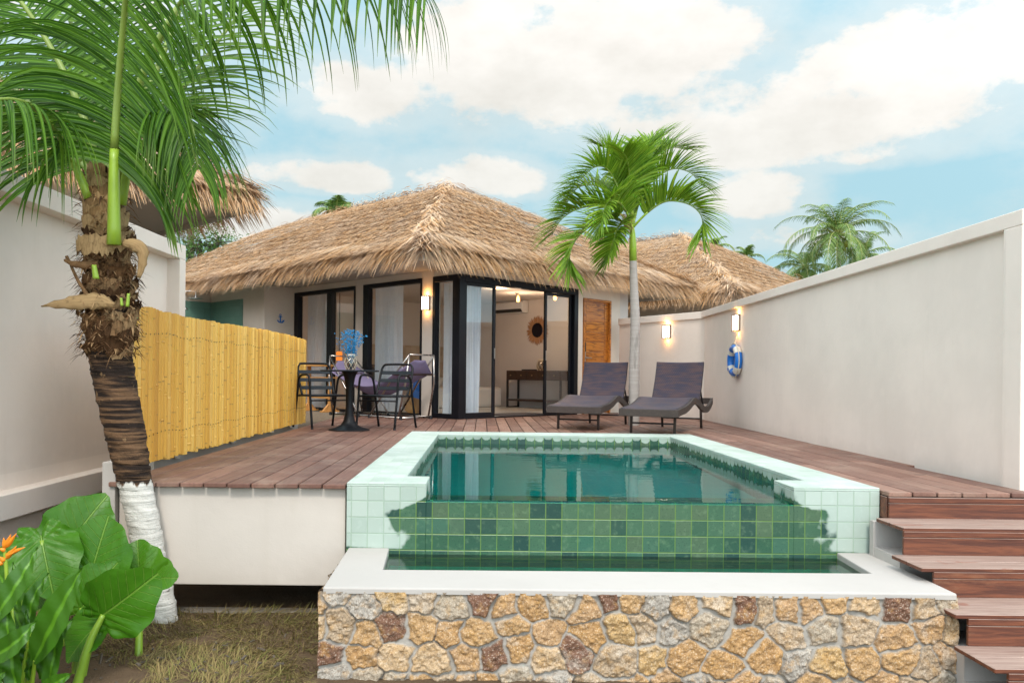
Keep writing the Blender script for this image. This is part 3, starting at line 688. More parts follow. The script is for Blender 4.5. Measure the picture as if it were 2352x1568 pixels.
# ================================================================== VILLAS
A = Vector((-.36, 12.6, 0)); C45 = math.sqrt(.5)
def L2W(a, b, z): return Vector((A.x + (a - b) * C45, A.y + (a + b) * C45, z))
EA0, EA1, EB0, EB1, EZ, RA, RB0, RB1, RZ = -1.12, 6.1, -.42, 11.0, 2.52, 2.55, 3.1, 7.4, 4.46
def thatch():
    Rt, D, Sd, Nn, Ln, Wd, Dr, Lf = [], [], [], [], [], [], [], []
    def emit_(p, d, s, n, L, w_, dr, lift):
        Rt.append(p); D.append(d); Sd.append(s); Nn.append(n); Ln.append(L); Wd.append(w_); Dr.append(dr); Lf.append(lift)
    def face(E0, E1, T0, T1, rowstep, sp, eave_sp, hs=1.0):
        E0, E1, T0, T1 = map(np.array, (E0, E1, T0, T1)); e = (E1 - E0) / np.linalg.norm(E1 - E0)
        v = T0 - E0; v = v - e * v.dot(e); sl = np.linalg.norm(v); up = v / sl; n = np.cross(e, up); n = n if n[2] > 0 else -n
        rows = int(sl / rowstep)
        for k in range(rows + 1):
            f = (k + .3) / (rows + .3); a, c = E0 + (T0 - E0) * f, E1 + (T1 - E1) * f; Lr = np.linalg.norm(c - a); m = int(Lr / sp)
            if m < 2: continue
            q = (np.arange(m) + rng.random(m)) / m
            sag = .10 * math.sin(f * math.pi) - .05 * math.sin(f * math.pi * 2)
            p = a + (c - a) * q[:, None] + up * ((rng.random(m) - .5) * rowstep * 1.6)[:, None] + n * (.02 + sag + .02 * rng.random(m) + .012 * np.sin(q * Lr * 2.1 + k * 1.7) )[:, None]
            ph = rng.normal(0, .24, m) + .03 * np.sin(q * Lr * 3 + k)
            d = -up * np.cos(ph)[:, None] + e * np.sin(ph)[:, None]; s = e * np.cos(ph)[:, None] + up * np.sin(ph)[:, None]
            emit_(p, d, s, np.repeat(n[None], m, 0), rng.uniform(.13, .26, m), rng.uniform(.008, .017, m), np.full(m, .06), rng.uniform(.012, .06, m))
        Le = np.linalg.norm(E1 - E0)
        for lay, (back, lo, hi, dr, lift, zo) in enumerate([(.36, .40, .54, .08, .06, .06), (.28, .38, .54, .20, .07, .03), (.21, .34, .50, .34, .06, .0), (.15, .30, .44, .46, .03, -.04), (.09, .26, .38, .55, .0, -.07)]):
            m = int(Le / eave_sp); q = (np.arange(m) + rng.random(m)) / m
            p = E0 + e * (q * Le)[:, None] + up * (back + rng.normal(0, .05, m))[:, None] + n * (zo + .02 * np.sin(q * Le * 2.3 + lay))[:, None]
            cl = .05 * np.sin(q * Le * 4.1 + lay * 2) + .05 * np.sin(q * Le * 11 + lay); ph = rng.normal(0, .17, m) + cl
            d = -up * np.cos(ph)[:, None] + e * np.sin(ph)[:, None]; s = e * np.cos(ph)[:, None] + up * np.sin(ph)[:, None]
            emit_(p, d, s, np.repeat(n[None], m, 0), rng.uniform(lo, hi, m) * hs, rng.uniform(.010, .019, m), np.abs(rng.normal(dr, .10, m)), rng.uniform(0, lift, m))
    c00, c10, c11, c01 = (EA0, EB0, EZ), (EA1, EB0, EZ), (EA1, EB1, EZ), (EA0, EB1, EZ); r0, r1 = (RA, RB0, RZ), (RA, RB1, RZ)
    face(c01, c00, r1, r0, .062, .0115, .0095, .90); face(c00, c10, r0, r0, .062, .0115, .0095, .98); face(c10, c11, r0, r1, .2, .035, .016); face(c11, c01, r1, r1, .4, .06, .04)
    def hip(p0, p1, d1, d2, n_):                    # fans of leaf along a hip
        p0, p1 = np.array(p0), np.array(p1); h = (p0 - p1) / np.linalg.norm(p0 - p1)
        q = rng.random(n_); p = p0 + (p1 - p0) * q[:, None] + np.array((0, 0, .04)) + rng.normal(0, .06, (n_, 3))
        sd = np.where(rng.random(n_) < .5, 1, -1); ph = np.abs(rng.normal(.62, .30, n_)); lat = np.where((sd > 0)[:, None], np.array(d1), np.array(d2))
        d = h * np.cos(ph)[:, None] + lat * np.sin(ph)[:, None]; d /= np.linalg.norm(d, axis=1)[:, None]
        n = np.array((0, 0, 1.0)); s = np.cross(d, n); s /= np.linalg.norm(s, axis=1)[:, None]; nn = np.cross(s, d)
        emit_(p, d, s, nn, rng.uniform(.16, .34, n_), rng.uniform(.012, .022, n_), np.full(n_, .10), rng.uniform(.0, .07, n_))
    sl = .45
    hip(c00, r0, (-1, 0, -.5), (0, -1, -.5), 2600); hip(c10, r0, (1, 0, -.5), (0, -1, -.5), 2300); hip(c01, r1, (-1, 0, -.5), (0, 1, -.5), 1200); hip(r0, r1, (-1, 0, -.5), (1, 0, -.5), 1400)
    cc = lambda L: np.concatenate(L)
    P, D_, S_, N_, L, w_, dr, lf = map(cc, (Rt, D, Sd, Nn, Ln, Wd, Dr, Lf)); n = len(P)
    ss = np.array([0, .35, .7, 1.0]); wd = np.array([.8, 1.0, .75, .12]); V = np.zeros((n, 4, 2, 3))
    for k in range(4):
        c = P + D_ * (L * ss[k])[:, None] + N_ * (lf * ss[k] * (1.4 - ss[k] * .6))[:, None]; c[:, 2] -= dr * L * ss[k] ** 2
        tw = rng.normal(0, .25, n)[:, None] * N_ * ss[k]
        V[:, k, 0] = c - (S_ + tw) * (w_ * wd[k] / 2)[:, None]; V[:, k, 1] = c + (S_ + tw) * (w_ * wd[k] / 2)[:, None]
    base = np.arange(n)[:, None] * 8; Fc = []; UV = []
    for k in range(3):
        Fc.append(base + np.array([2 * k, 2 * k + 1, 2 * k + 3, 2 * k + 2])); UV.append(np.repeat(np.array([[[0, ss[k]], [1, ss[k]], [1, ss[k + 1]], [0, ss[k + 1]]]]), n, 0))
    return V.reshape(-1, 3), np.stack(Fc, 1).reshape(-1, 4), np.stack(UV, 1).reshape(-1, 4, 2)
VILLA_PARTS = {}
def roof_parts(root):
    if not VILLA_PARTS:
        V, Fc, UV = thatch(); r = np_mesh('thatch_roof', V, Fc, MT['thatch'], root, UV)
        b = MB(); z0 = EZ - .06; i = .05
        b.add([(EA0 + i, EB0 + i, z0), (EA1 - i, EB0 + i, z0), (EA1 - i, EB1 - i, z0), (EA0 + i, EB1 - i, z0), (RA, RB0 + .05, RZ - .06), (RA, RB1 - .05, RZ - .06)], [(0, 1, 4), (1, 2, 5, 4), (2, 3, 5), (3, 0, 4, 5), (3, 2, 1, 0)])
        u_ = b.build('roof_deck', MT['thatch_base'], root)
        b = MB(); t_ = .04
        b.box(EA0, EA0 + t_, EB0, EB1, 2.29, 2.42); b.box(EA0 + t_, EA1 - t_, EB0, EB0 + t_, 2.29, 2.42); b.box(EA1 - t_, EA1, EB0, EB1, 2.29, 2.42); b.box(EA0 + t_, EA1 - t_, EB1 - t_, EB1, 2.29, 2.42)
        f_ = b.build('fascia_board', MT['fascia'], root, bevel=.004, seg=1)
        b = MB(); b.box(EA0 + t_, EA1 - t_, EB0 + t_, EB1 - t_, 2.345, 2.375); s_ = b.build('soffit', MT['soffit'], root)
        VILLA_PARTS.update(r=r, u=u_, f=f_, s=s_)
    else:
        for o in VILLA_PARTS.values(): c = o.copy(); COL.objects.link(c); c.parent = root
villa = thing('thatched_villa', 'cream villa facing the pool, thatched hip roof, black framed glass corner', 'villa', A, R(45), 'thatched villas')
roof_parts(villa)
b = MB(); H = 2.344
# left facade (a = 0), right facade (b = 0), wing and shower walls, rear walls
b.box(0, .16, .62, .885, 0, H); b.box(0, .16, 2.455, 2.69, 0, H); b.box(0, .16, 4.665, 4.85, 0, H)
b.box(0, .16, .885, 2.455, 2.243, H); b.box(0, .16, 2.69, 4.665, 2.243, H)
b.box(0, .16, 0, .62, 2.243, H); b.box(.16, 2.91, 0, .16, 2.243, H); b.box(2.91, 3.06, 0, .16, 0, H); b.box(3.06, 3.89, 0, .16, 2.10, H); b.box(3.89, 4.20, 0, .16, 0, H)
b.box(-.64, 0, 4.70, 4.86, 0, H); b.box(-.64, -.48, 4.86, 6.83, 0, H); b.box(-4.2, -.48, 6.83, 7.0, 0, H)
b.build('wall', MT['villa'], villa, bevel=.004, seg=1)
b = MB(); b.box(4.45, 4.6, .16, 5.15, 0, H); b.box(.16, 4.45, 5.0, 5.15, 0, H); b.box(4.2, 4.45, .0, .16, 0, H); b.box(.161, 4.45, .161, 5.0, 2.30, 2.343); b.build('interior_wall', MT['wall_in'], villa)
b = MB(); b.box(.02, 4.45, .02, 5.0, -.03, .012); b.build('interior_floor', MT['floor_in'], villa)
b = MB(); b.box(-.655, -.641, 5.5, 6.82, 0, 2.13); b.box(-4.1, -.656, 6.815, 6.829, 0, 2.13); b.build('shower_tiles', MT['shower'], villa)
def pane_box(side, p0, p1, z0, z1, depth=.045):
    P = [(p0, z0), (p1, z0), (p1, z1), (p0, z1)]
    return MB().add([(depth, p, z) if side == 'L' else (p, depth, z) for p, z in P], [(0, 1, 2, 3)])
def window(side, p0, p1, z0, z1, w_=.045, mull=(), name='window', thick=(-.015, .085), wl=None, wr=None, wt=None, wb_=None):
    wl, wr, wt, wb_ = (x if x is not None else w_ for x in (wl, wr, wt, wb_)); b = MB(); y0, y1 = thick
    q = (lambda u0, u1, a0, a1: b.box(y0, y1, u0, u1, a0, a1)) if side == 'L' else (lambda u0, u1, a0, a1: b.box(u0, u1, y0, y1, a0, a1))
    q(p0, p0 + wl, z0, z1); q(p1 - wr, p1, z0, z1); q(p0 + wl, p1 - wr, z1 - wt, z1); q(p0 + wl, p1 - wr, z0, z0 + wb_)
    for m0, m1 in mull: q(m0, m1, z0 + wb_, z1 - wt)
    f = b.build(name, MT['frame'], villa, bevel=.004, seg=1)
    pane_box(side, p0 + wl, p1 - wr, z0 + wb_, z1 - wt).build('pane', MT['glass'], f)
    return f
window('L', .888, 2.452, .004, 2.24, wl=.035, wr=.15, wt=.07)
window('L', 2.693, 4.662, .004, 2.24, wl=.035, wr=.15, wt=.07, mull=((3.40, 3.56),))
window('L', .10, .618, .004, 2.24, wl=.05, wr=.06, wt=.09, wb_=.07)
b = MB(); b.box(-.02, .10, -.02, .099, .004, 2.24); b.build('corner_post', MT['frame'], villa, bevel=.004)
b = MB(); b.box(.10, 2.905, -.02, .10, 2.13, 2.24); b.box(2.80, 2.905, -.02, .10, .004, 2.13); b.box(.10, 2.80, -.015, .10, .004, .022); b.build('door_frame', MT['frame'], villa, bevel=.004, seg=1)
def slider(a0, a1, off, hside):
    b = MB(); z0, z1 = .024, 2.128
    b.box(a0, a0 + .05, off, off + .04, z0, z1); b.box(a1 - .05, a1, off, off + .04, z0, z1); b.box(a0 + .05, a1 - .05, off, off + .04, z1 - .05, z1); b.box(a0 + .05, a1 - .05, off, off + .04, z0, z0 + .07)
    f = b.build('sliding_door', MT['frame'], villa, bevel=.003, seg=1)
    pane_box('R', a0 + .05, a1 - .05, z0 + .07, z1 - .05, off + .02).build('pane', MT['glass'], f)
    ah = a1 - .025 if hside else a0 + .025
    MB().box(ah - .008, ah + .008, off - .012, off, .95, 1.12).build('handle', MT['steel'], f, bevel=.003)
slider(.105, .80, .0, 1); slider(2.07, 2.795, .045, 0)
# teak front door
b = MB(); b.box(3.063, 3.10, -.025, .12, .003, 2.097); b.box(3.85, 3.887, -.025, .12, .003, 2.097); b.box(3.10, 3.85, -.025, .12, 2.06, 2.097); fr_ = b.build('door_surround', MT['teak'], villa, bevel=.004)
b = MB()
zz = .02
for k in range(11):
    h = (2.05 - .02) / 11; b.box(3.205, 3.745, .035, .06, zz + .002, zz + h - .002); zz += h
b.box(3.104, 3.20, .03, .065, .012, 2.055); b.box(3.75, 3.846, .03, .065, .012, 2.055)
dr = b.build('front_door', MT['teak'], villa, bevel=.003, seg=1)
MB().box(3.125, 3.175, .012, .03, 1.13, 1.30).build('key_pad', MT['black'], dr, bevel=.004)
b = MB(); b.box(3.125, 3.175, .015, .03, .95, 1.128); b.tube([(3.15, .015, 1.02), (3.15, -.03, 1.02), (3.16, -.035, 1.02), (3.28, -.035, 1.02)], .010, 10); b.build('door_handle', MT['steel'], dr, bevel=.002, seg=1)
# overhead shower in the open bathroom
sh = thing('shower_set', 'chrome rain shower arm with hand shower on the green tiled bathroom wall', 'shower', L2W(-1.25, 6.80, 0), R(45))
b = MB(); b.tube(curve([(-.1, 0, 1.1), (-.1, -.03, 2.0), (-.08, -.1, 2.26), (.0, -.3, 2.30), (.05, -.42, 2.27), (.05, -.44, 2.16)], 30), .014, 10); b.build('riser_pipe', MT['white'], sh, smooth=True)
b = MB(); b.lathe([(0, .015), (.03, .014), (.13, .006), (.13, 0), (0, 0)], 24, (.05, -.44, 2.145)); b.build('rain_head', MT['steel'], sh, smooth=True)
b = MB(); b.lathe([(.02, .04), (.05, .02), (.055, 0), (0, 0)], 18, (-.06, -.22, 1.93)); b.tube([(-.1, -.02, 1.95), (-.06, -.22, 1.96)], .012); b.build('hand_shower', MT['steel'], sh, smooth=True)

vb = MB(); vb.box(0, 4.2, 0, 8.5, -.9, 2.344)
def other_villa(label, off, dz):
    t = thing('thatched_villa', label, 'villa', (A.x + off[0], A.y + off[1], dz), R(45), 'thatched villas'); roof_parts(t)
    if 'w' not in VILLA_BODY: VILLA_BODY['w'] = vb.build('wall', MT['villa'], t)
    else: c = VILLA_BODY['w'].copy(); COL.objects.link(c); c.parent = t
    return t
VILLA_BODY = {}
other_villa('thatched villa roof behind the right boundary wall, half hidden by the slender palm', (6.05, 5.45), .0)
other_villa('thatched villa roof at upper left, rising behind the left garden wall and the coconut palm', (-7.07, -6.55), .37)
other_villa('far thatched roof tip just showing over the right wall below the tall coconut palms', (14.6, 13.2), -.25)

# ================================================================== INTERIOR AND FACADE THINGS
def curtain(label, pts, z0, z1, n=90, amp=.035, waves=13, seed=1, gather=.0):
    rr = random.Random(seed); p0, p1 = Vector(pts[0]), Vector(pts[1]); d = p1 - p0; nrm = Vector((-d.y, d.x, 0)).normalized(); rows = []
    ph = [rr.uniform(0, 6.28) for _ in range(4)]
    for k in range(13):
        f = k / 12; z = z1 + (z0 - z1) * f; row = []
        for i in range(n + 1):
            q = i / n; w = math.sin(q * waves * 6.28 + ph[0] + .5 * math.sin(f * 3 + ph[1])) + .5 * math.sin(q * waves * 2.3 * 3.1 + ph[2] + f)
            qq = q + gather * (q - .5) * f
            row.append(p0 + d * qq + nrm * (amp * w * (.55 + .6 * f)) + Vector((0, 0, z)) + d.normalized() * .02 * math.sin(q * 31 + ph[3]) * f)
        rows.append(row)
    b = MB(); b.sheet(rows); o = b.build('curtain', MT['curtain'], smooth=True); return tag(o, label, 'curtain', 'white curtains in the villa')
def W2(a, b): v = L2W(a, b, 0); return (v.x, v.y, 0)
curtain('white curtain at the left side of the leftmost tall window', (W2(.16, 4.45), W2(.16, 3.60)), .05, 2.2, seed=1)
curtain('white curtain in the middle window, behind the hammock', (W2(.16, 2.32), W2(.16, 1.55)), .05, 2.2, seed=2)
curtain('white curtain in the narrow glass panel left of the black corner post', (W2(.15, .53), W2(.15, .13)), .05, 2.14, waves=7, seed=3, gather=-.12)
curtain('white curtain behind the sliding glass door right of the black corner post', (W2(.16, .17), W2(.64, .17)), .05, 2.10, waves=8, seed=4, gather=-.10)

def console():
    t = thing('console_table', 'dark wood console with a row of five drawers on black legs, inside the villa', 'console table', L2W(4.22, 2.05, .012), R(45))
    b = MB(); b.box(-.19, .20, -.75, .75, .58, .78); b.build('drawer_box', MT['dwood'], t, bevel=.006)
    for k in range(5):
        y = -.60 + .30 * k; f = MB().box(-.205, -.191, y - .13, y + .13, .60, .76).build('drawer', MT['dwood'], t, bevel=.003)
        MB().lathe([(0, .03), (.014, .026), (.014, .012), (.006, 0)], 10, (0, 0, 0)).build('knob', MT['gold'], f).matrix_local = Matrix.Translation((-.205, y, .68)) @ Matrix.Rotation(R(-90), 4, 'Y')
    for x in (-.17, .17):
        for y in (-.73, .73): MB().box(x - .018, x + .018, y - .018, y + .018, 0, .58).build('leg', MT['black'], t)
    MB().box(-.19, .20, -.73, .73, .14, .18).build('shelf', MT['dwood'], t)
    for y in (-.73, .73): MB().box(-.152, .152, y - .012, y + .012, .0, .025).build('foot_rail', MT['black'], t)
console()
def lantern_jar(name, label, cat, loc, sc, mat):
    t = thing(name, label, cat, loc); b = MB(); n = 28; rows = 15; prof = []
    for k in range(rows):
        f = k / (rows - 1); r = (.052 + .022 * math.sin(min(1, f * 1.25) * math.pi * .95)) if f < .78 else .052 - .012 * (f - .78) / .22
        prof.append((r * sc, f * .19 * sc))
    b.lathe([(0, 0.002)] + prof + [(prof[-1][0] * .9, prof[-1][1]), (prof[0][0] * .8, .012 * sc), (0, .012 * sc)], n); b.build('glass_body', mat, t, smooth=True)
    b = MB(); b.lathe([(.046 * sc, .160 * sc), (.052 * sc, .163 * sc), (.052 * sc, .188 * sc), (.044 * sc, .192 * sc)], n); b.build('neck_band', MT['rope'], t, smooth=True)
    b = MB()
    for k in range(7):
        for sg in (1, -1):
            pts = []
            for i in range(13):
                f = i / 12 * .78; r = (.054 + .022 * math.sin(min(1, f * 1.25) * math.pi * .95)) * sc; th = 2 * math.pi * k / 7 + sg * f * 1.6
                pts.append((r * math.cos(th), r * math.sin(th), .004 + f * .19 * sc))
            b.tube(pts, .0022 * sc, 5)
    b.build('net_cord', MT['rope'], t); return t
lantern_jar('glass_vase', 'dark netted glass jar standing on the console inside the villa', 'vase', L2W(4.2, 1.98, .792), 1.25, MT['vase'])
tag(MB().box(-.1, .1, -.13, .13, 0, .025).build('book', MT['black'], bevel=.003), 'flat black book lying on the console beside the jar', 'book').location = L2W(4.2, 2.3, .794)
bpy.data.objects['book'].rotation_euler = (0, 0, R(45))
# sunburst mirror
t = thing('sunburst_mirror', 'round dark mirror with rattan sunburst rays on the inside wall', 'mirror', L2W(4.445, 2.28, 1.65), R(45))
b = MB(); rr = random.Random(8)
for k in range(64):
    th = 2 * math.pi * k / 64 + rr.uniform(-.03, .03); L = .31 * rr.uniform(.88, 1.08); w_ = .013; c, s = math.cos(th), math.sin(th); x = -.012 - rr.uniform(0, .015)
    b.add([(x, .12 * c - w_ * s * .6, .12 * s + w_ * c * .6), (x, .12 * c + w_ * s * .6, .12 * s - w_ * c * .6), (x - .004, .8 * L * c + w_ * s, .8 * L * s - w_ * c), (x, L * c, L * s), (x - .004, .8 * L * c - w_ * s, .8 * L * s + w_ * c)], [(0, 1, 2, 3, 4)])
b.build('rays', MT['rattan'], t, solid=.006)
o = MB().lathe([(0, .0), (.15, .0), (.155, .012), (.145, .022), (0, .022)], 40).build('glass_disc', MT['mirror'], t, smooth=False); o.rotation_euler = (0, R(-90), 0); o.location = (-.018, 0, 0)
# air conditioner
t = thing('air_conditioner', 'white wall mounted air conditioner high on the inside wall', 'air conditioner', L2W(4.44, 3.0, 2.03), R(45))
b = MB(); pr = [(0, .26), (-.14, .26), (-.19, .22), (-.20, .08), (-.13, .0), (0, 0)]
vs = [(x, y, z) for y in (-.44, .44) for x, z in pr]; n = len(pr)
b.add(vs, [tuple(range(n)), tuple(range(2 * n - 1, n - 1, -1))] + [(i, i + n, (i + 1) % n + n, (i + 1) % n) for i in range(n)]); b.build('case', MT['white'], t, bevel=.012)
MB().add([(-.197, -.40, .085), (-.197, .40, .085), (-.150, .40, .018), (-.150, -.40, .018)], [(0, 1, 2, 3)]).build('louvre', MT['dark'], t, solid=.012)
# bulbs on brown cords
for u, v, Y, lab in ((1190, 684, 16.0, 'glowing amber bulb on a rope cord in front of the air conditioner'), (1143.5, 655, 15.2, 'glowing amber bulb at the left edge of the open doorway'), (1275, 680, 15.8, 'glowing amber bulb seen through the right glass door panel')):
    c = at(u, v, Y); t = thing('pendant_bulb', lab, 'bulb', c, 0, 'pendant bulbs in the villa')
    MB().lathe([(0, -.085), (.028, -.07), (.034, -.04), (.030, .0), (.014, .03), (.014, .045)], 14).build('bulb', MT['bulb'], t, smooth=True)
    MB().lathe([(.018, .046), (.020, .05), (.020, .10), (.008, .115)], 12).build('socket', MT['rope'], t)
    top = 2.298 - c.z; MB().tube(curve([(0, 0, .11), (-.01, .0, top * .7), (-.05, .02, top)], 8), .009, 8).build('cord', MT['cord'], t)
    ld = bpy.data.lights.new('bulb_light', 'POINT'); ld.energy = 6; ld.color = (1, .72, .48); ld.shadow_soft_size = .05
    lo = bpy.data.objects.new('bulb_light', ld); COL.objects.link(lo); lo.parent = t; lo.location = (0, 0, -.16)
c = L2W(.9, 4.45, 1.11); t = thing('pendant_lamp', 'small orange glowing pendant lamp hanging inside the leftmost window', 'pendant lamp', c)
MB().lathe([(.055, -.16), (.062, -.15), (.062, .0), (.05, .015), (.0, .02)], 16).build('lamp_shade', MT['shade'], t, smooth=True)
MB().lathe([(0, -.12), (.022, -.1), (.022, -.03), (0, -.01)], 10).build('bulb', MT['bulb'], t, smooth=True)
MB().tube([(0, 0, .02), (0, 0, 2.30 - 1.112)], .010, 8).build('cord', MT['cord'], t)
ld = bpy.data.lights.new('lamp_light', 'POINT'); ld.energy = 2; ld.color = (1, .45, .15); ld.shadow_soft_size = .06
lo = bpy.data.objects.new('lamp_light', ld); COL.objects.link(lo); lo.parent = t; lo.location = (0, 0, -.24)
# bed with headboard, gold wire leaf
t = thing('bed', 'bed with white linen and brown tiled headboard seen through the middle window', 'bed', L2W(3.0, 4.98, .012), R(45))
MB().box(-1.0, 1.3, -.06, 0, .0, 1.32).build('headboard', MT['headboard'], t); MB().box(-.85, 1.1, -2.0, -.07, .0, .42).build('mattress', MT['bed'], t, bevel=.06)
for x in (-.35, .6): MB().box(x - .34, x + .34, -.42, -.10, .40, .62).build('pillow', MT['bed'], t, bevel=.09, seg=4)
t = thing('wall_ornament', 'gold wire leaf ornament on the wall above the headboard', 'ornament', L2W(2.55, 4.99, 1.75), R(45))
b = MB(); 
for sg in (-1, 1): b.tube(curve([(0, 0, -.42), (sg * .16, 0, -.2), (sg * .2, 0, .05), (sg * .12, 0, .3), (0, 0, .45)], 20), .012, 6)
b.tube([(0, 0, -.45), (0, 0, .45)], .01, 6)
for k in range(6):
    for sg in (-1, 1): z = -.28 + .11 * k; b.tube(curve([(0, 0, z), (sg * .09, 0, z + .05), (sg * .16, 0, z + .14)], 5), .008, 5)
b.build('leaf_wire', MT['gold'], t)
o = MB(); 
for k in range(7): o.box(-.62 + .18 * k, -.62 + .18 * k + .165, -.27, .27, 0, .010)
tag(o.build('door_mat', MT['mat'], bevel=.002, seg=1), 'dark brown slatted mat on the white floor inside the sliding door', 'mat').location = L2W(1.78, .50, .014); bpy.data.objects['door_mat'].rotation_euler = (0, 0, R(45))
tag(MB().box(-.3, .3, -.22, .22, 0, .85).build('dark_cabinet', MT['dwood'], bevel=.01), 'dark cabinet inside the leftmost window behind the orange wooden rack', 'cabinet').location = L2W(.75, 3.15, .013); bpy.data.objects['dark_cabinet'].rotation_euler = (0, 0, R(45))
t = thing('magazine_rack', 'slanted orange wooden rack holding a blue cover, inside the middle window', 'rack', L2W(.34, 1.35, .013), R(50))
b = MB(); b.bar((0, -.18, .0), (.0, -.02, .40), .34, .025, (1, 0, 0)); b.bar((0, .16, .0), (.0, .02, .40), .34, .025, (1, 0, 0)); b.build('slanted_boards', MT['owood'], t); MB().bar((0, -.13, .40), (0, .12, .44), .30, .035, (1, 0, 0)).build('blue_cover', MT['blue'], t)
# anchor hook on the wing wall
t = thing('anchor_hook', 'small blue anchor shaped hook on the shaded wall left of the windows', 'hook', L2W(-.30, 4.695, 1.72), R(45))
b = MB(); b.tube([(0, -.01, -.06), (0, -.01, .06)], .012, 8); b.tube([(-.035, -.01, .045), (.035, -.01, .045)], .008, 8); b.tube([(.018 * math.cos(k / 8 * 6.283), -.01, .078 + .018 * math.sin(k / 8 * 6.283)) for k in range(9)], .006, 6)
b.tube([(.065 * math.sin(-1.3 + 2.6 * k / 10), -.012, -.005 - .06 * math.cos(-1.3 + 2.6 * k / 10)) for k in range(11)], .011, 8); b.build('anchor_plate', MT['blue'], t); MB().tube(curve([(0, -.01, -.06), (0.02, -.05, -.07), (.05, -.07, -.02)], 8), .008, 6).build('peg', MT['blue'], t)

def wall_lamp(label, loc, ang):
    t = thing('wall_lamp', label, 'wall lamp', loc, ang, 'lit wall lamps')       # local -y points away from the wall
    b = MB(); w_, h, d = .068, .118, .085; b.box(-w_, w_, -.014, -.002, -h, h); b.box(-w_, w_, -d, -.014, h - .012, h); b.box(-w_, w_, -d, -.014, -h, -h + .012)
    for x in (-w_, w_ - .009): b.box(x, x + .009, -d, -d + .009, -h + .012, h - .012)
    b.box(.018, .024, -d, -d + .006, -h + .012, h - .012); b.build('lamp_frame', plainbrown, t)
    MB().box(-w_ + .012, w_ - .012, -d + .010, -.026, -h + .014, h - .014).build('diffuser', MT['lamp'], t, bevel=.003)
    for zz, en in ((h + .03, 1.1), (-h - .03, .8)):
        ld = bpy.data.lights.new('lamp_light', 'POINT'); ld.energy = en; ld.color = (1, .50, .15); ld.shadow_soft_size = .03
        lo = bpy.data.objects.new('lamp_light', ld); COL.objects.link(lo); lo.parent = t; lo.location = (0, -.05, zz)
plainbrown = plain('lamp_frame_brown', (.10, .055, .035), .45, var=.2)
wall_lamp('lit box lamp on the villa wall between the hammock window and the glass corner', L2W(-.001, .755, 1.83), R(-45))
dwall = Vector((2.50 - 3.60, 15.15 - 13.2, 0)).normalized(); rw = Vector((.19, 8.2, 0)).normalized()
pb = Vector((3.60, 13.2, 0)) + dwall * .92; nb_ = Vector((-dwall.y, dwall.x, 0)); pb -= nb_ * .03 * (-1 if False else 1)
pl = pb + Vector((0, 0, 1.46)); wall_lamp('lit box lamp on the short wall behind the two loungers', pl + nb_ * .0, math.atan2(-dwall.y, -dwall.x))
yl = 11.35; xl = 3.355 + .0232 * (yl - 5.1) + .05; wall_lamp('lit box lamp above the life ring on the right boundary wall', (xl - .001, yl, 1.445), R(-90) + .0232 * -1)
# life ring
t = thing('life_ring', 'blue and cream life ring hanging by a rope on the right wall', 'life ring', (xl - .055, yl, .925), 0)
def torus(th0, th1, Rr, r, n=28, m=14, flat=1.0):
    b = MB(); rows = []
    for i in range(n + 1):
        th = th0 + (th1 - th0) * i / n; rows.append([(flat * r * math.sin(2 * math.pi * k / m), (Rr + r * math.cos(2 * math.pi * k / m)) * math.sin(th), (Rr + r * math.cos(2 * math.pi * k / m)) * math.cos(th)) for k in range(m + 1)])
    b.sheet(rows); return b
torus(0, 2 * math.pi, .175, .050, 56).build('ring', MT['blue'], t, smooth=True)
for k in range(4):
    th = math.pi / 4 + k * math.pi / 2; torus(th - .26, th + .26, .175, .0535, 12).build('band', MT['cream'], t, smooth=True)
b = MB(); pts = []
for k in range(65):
    th = 2 * math.pi * k / 64; w_ = abs(math.sin(2 * (th - math.pi / 4 + math.pi / 2))) ; Rr = .232 + .006 * w_; pts.append((-.012, Rr * math.sin(th), Rr * math.cos(th)))
b.tube(pts, .007, 6, cap=False); b.tube([(-.01, -.05, .225), (.03, 0, .335), (-.01, .05, .225)], .005, 6); b.build('rope', MT['rope'], t)
b = MB()
for k in range(4): th = 3 * math.pi / 4 - .12 + .08 * k; b.bar((-.0545, .150 * math.sin(th), .150 * math.cos(th)), (-.0535, .195 * math.sin(th), .195 * math.cos(th)), .007, .003)
b.build('printed_marks', MT['blue'], t)

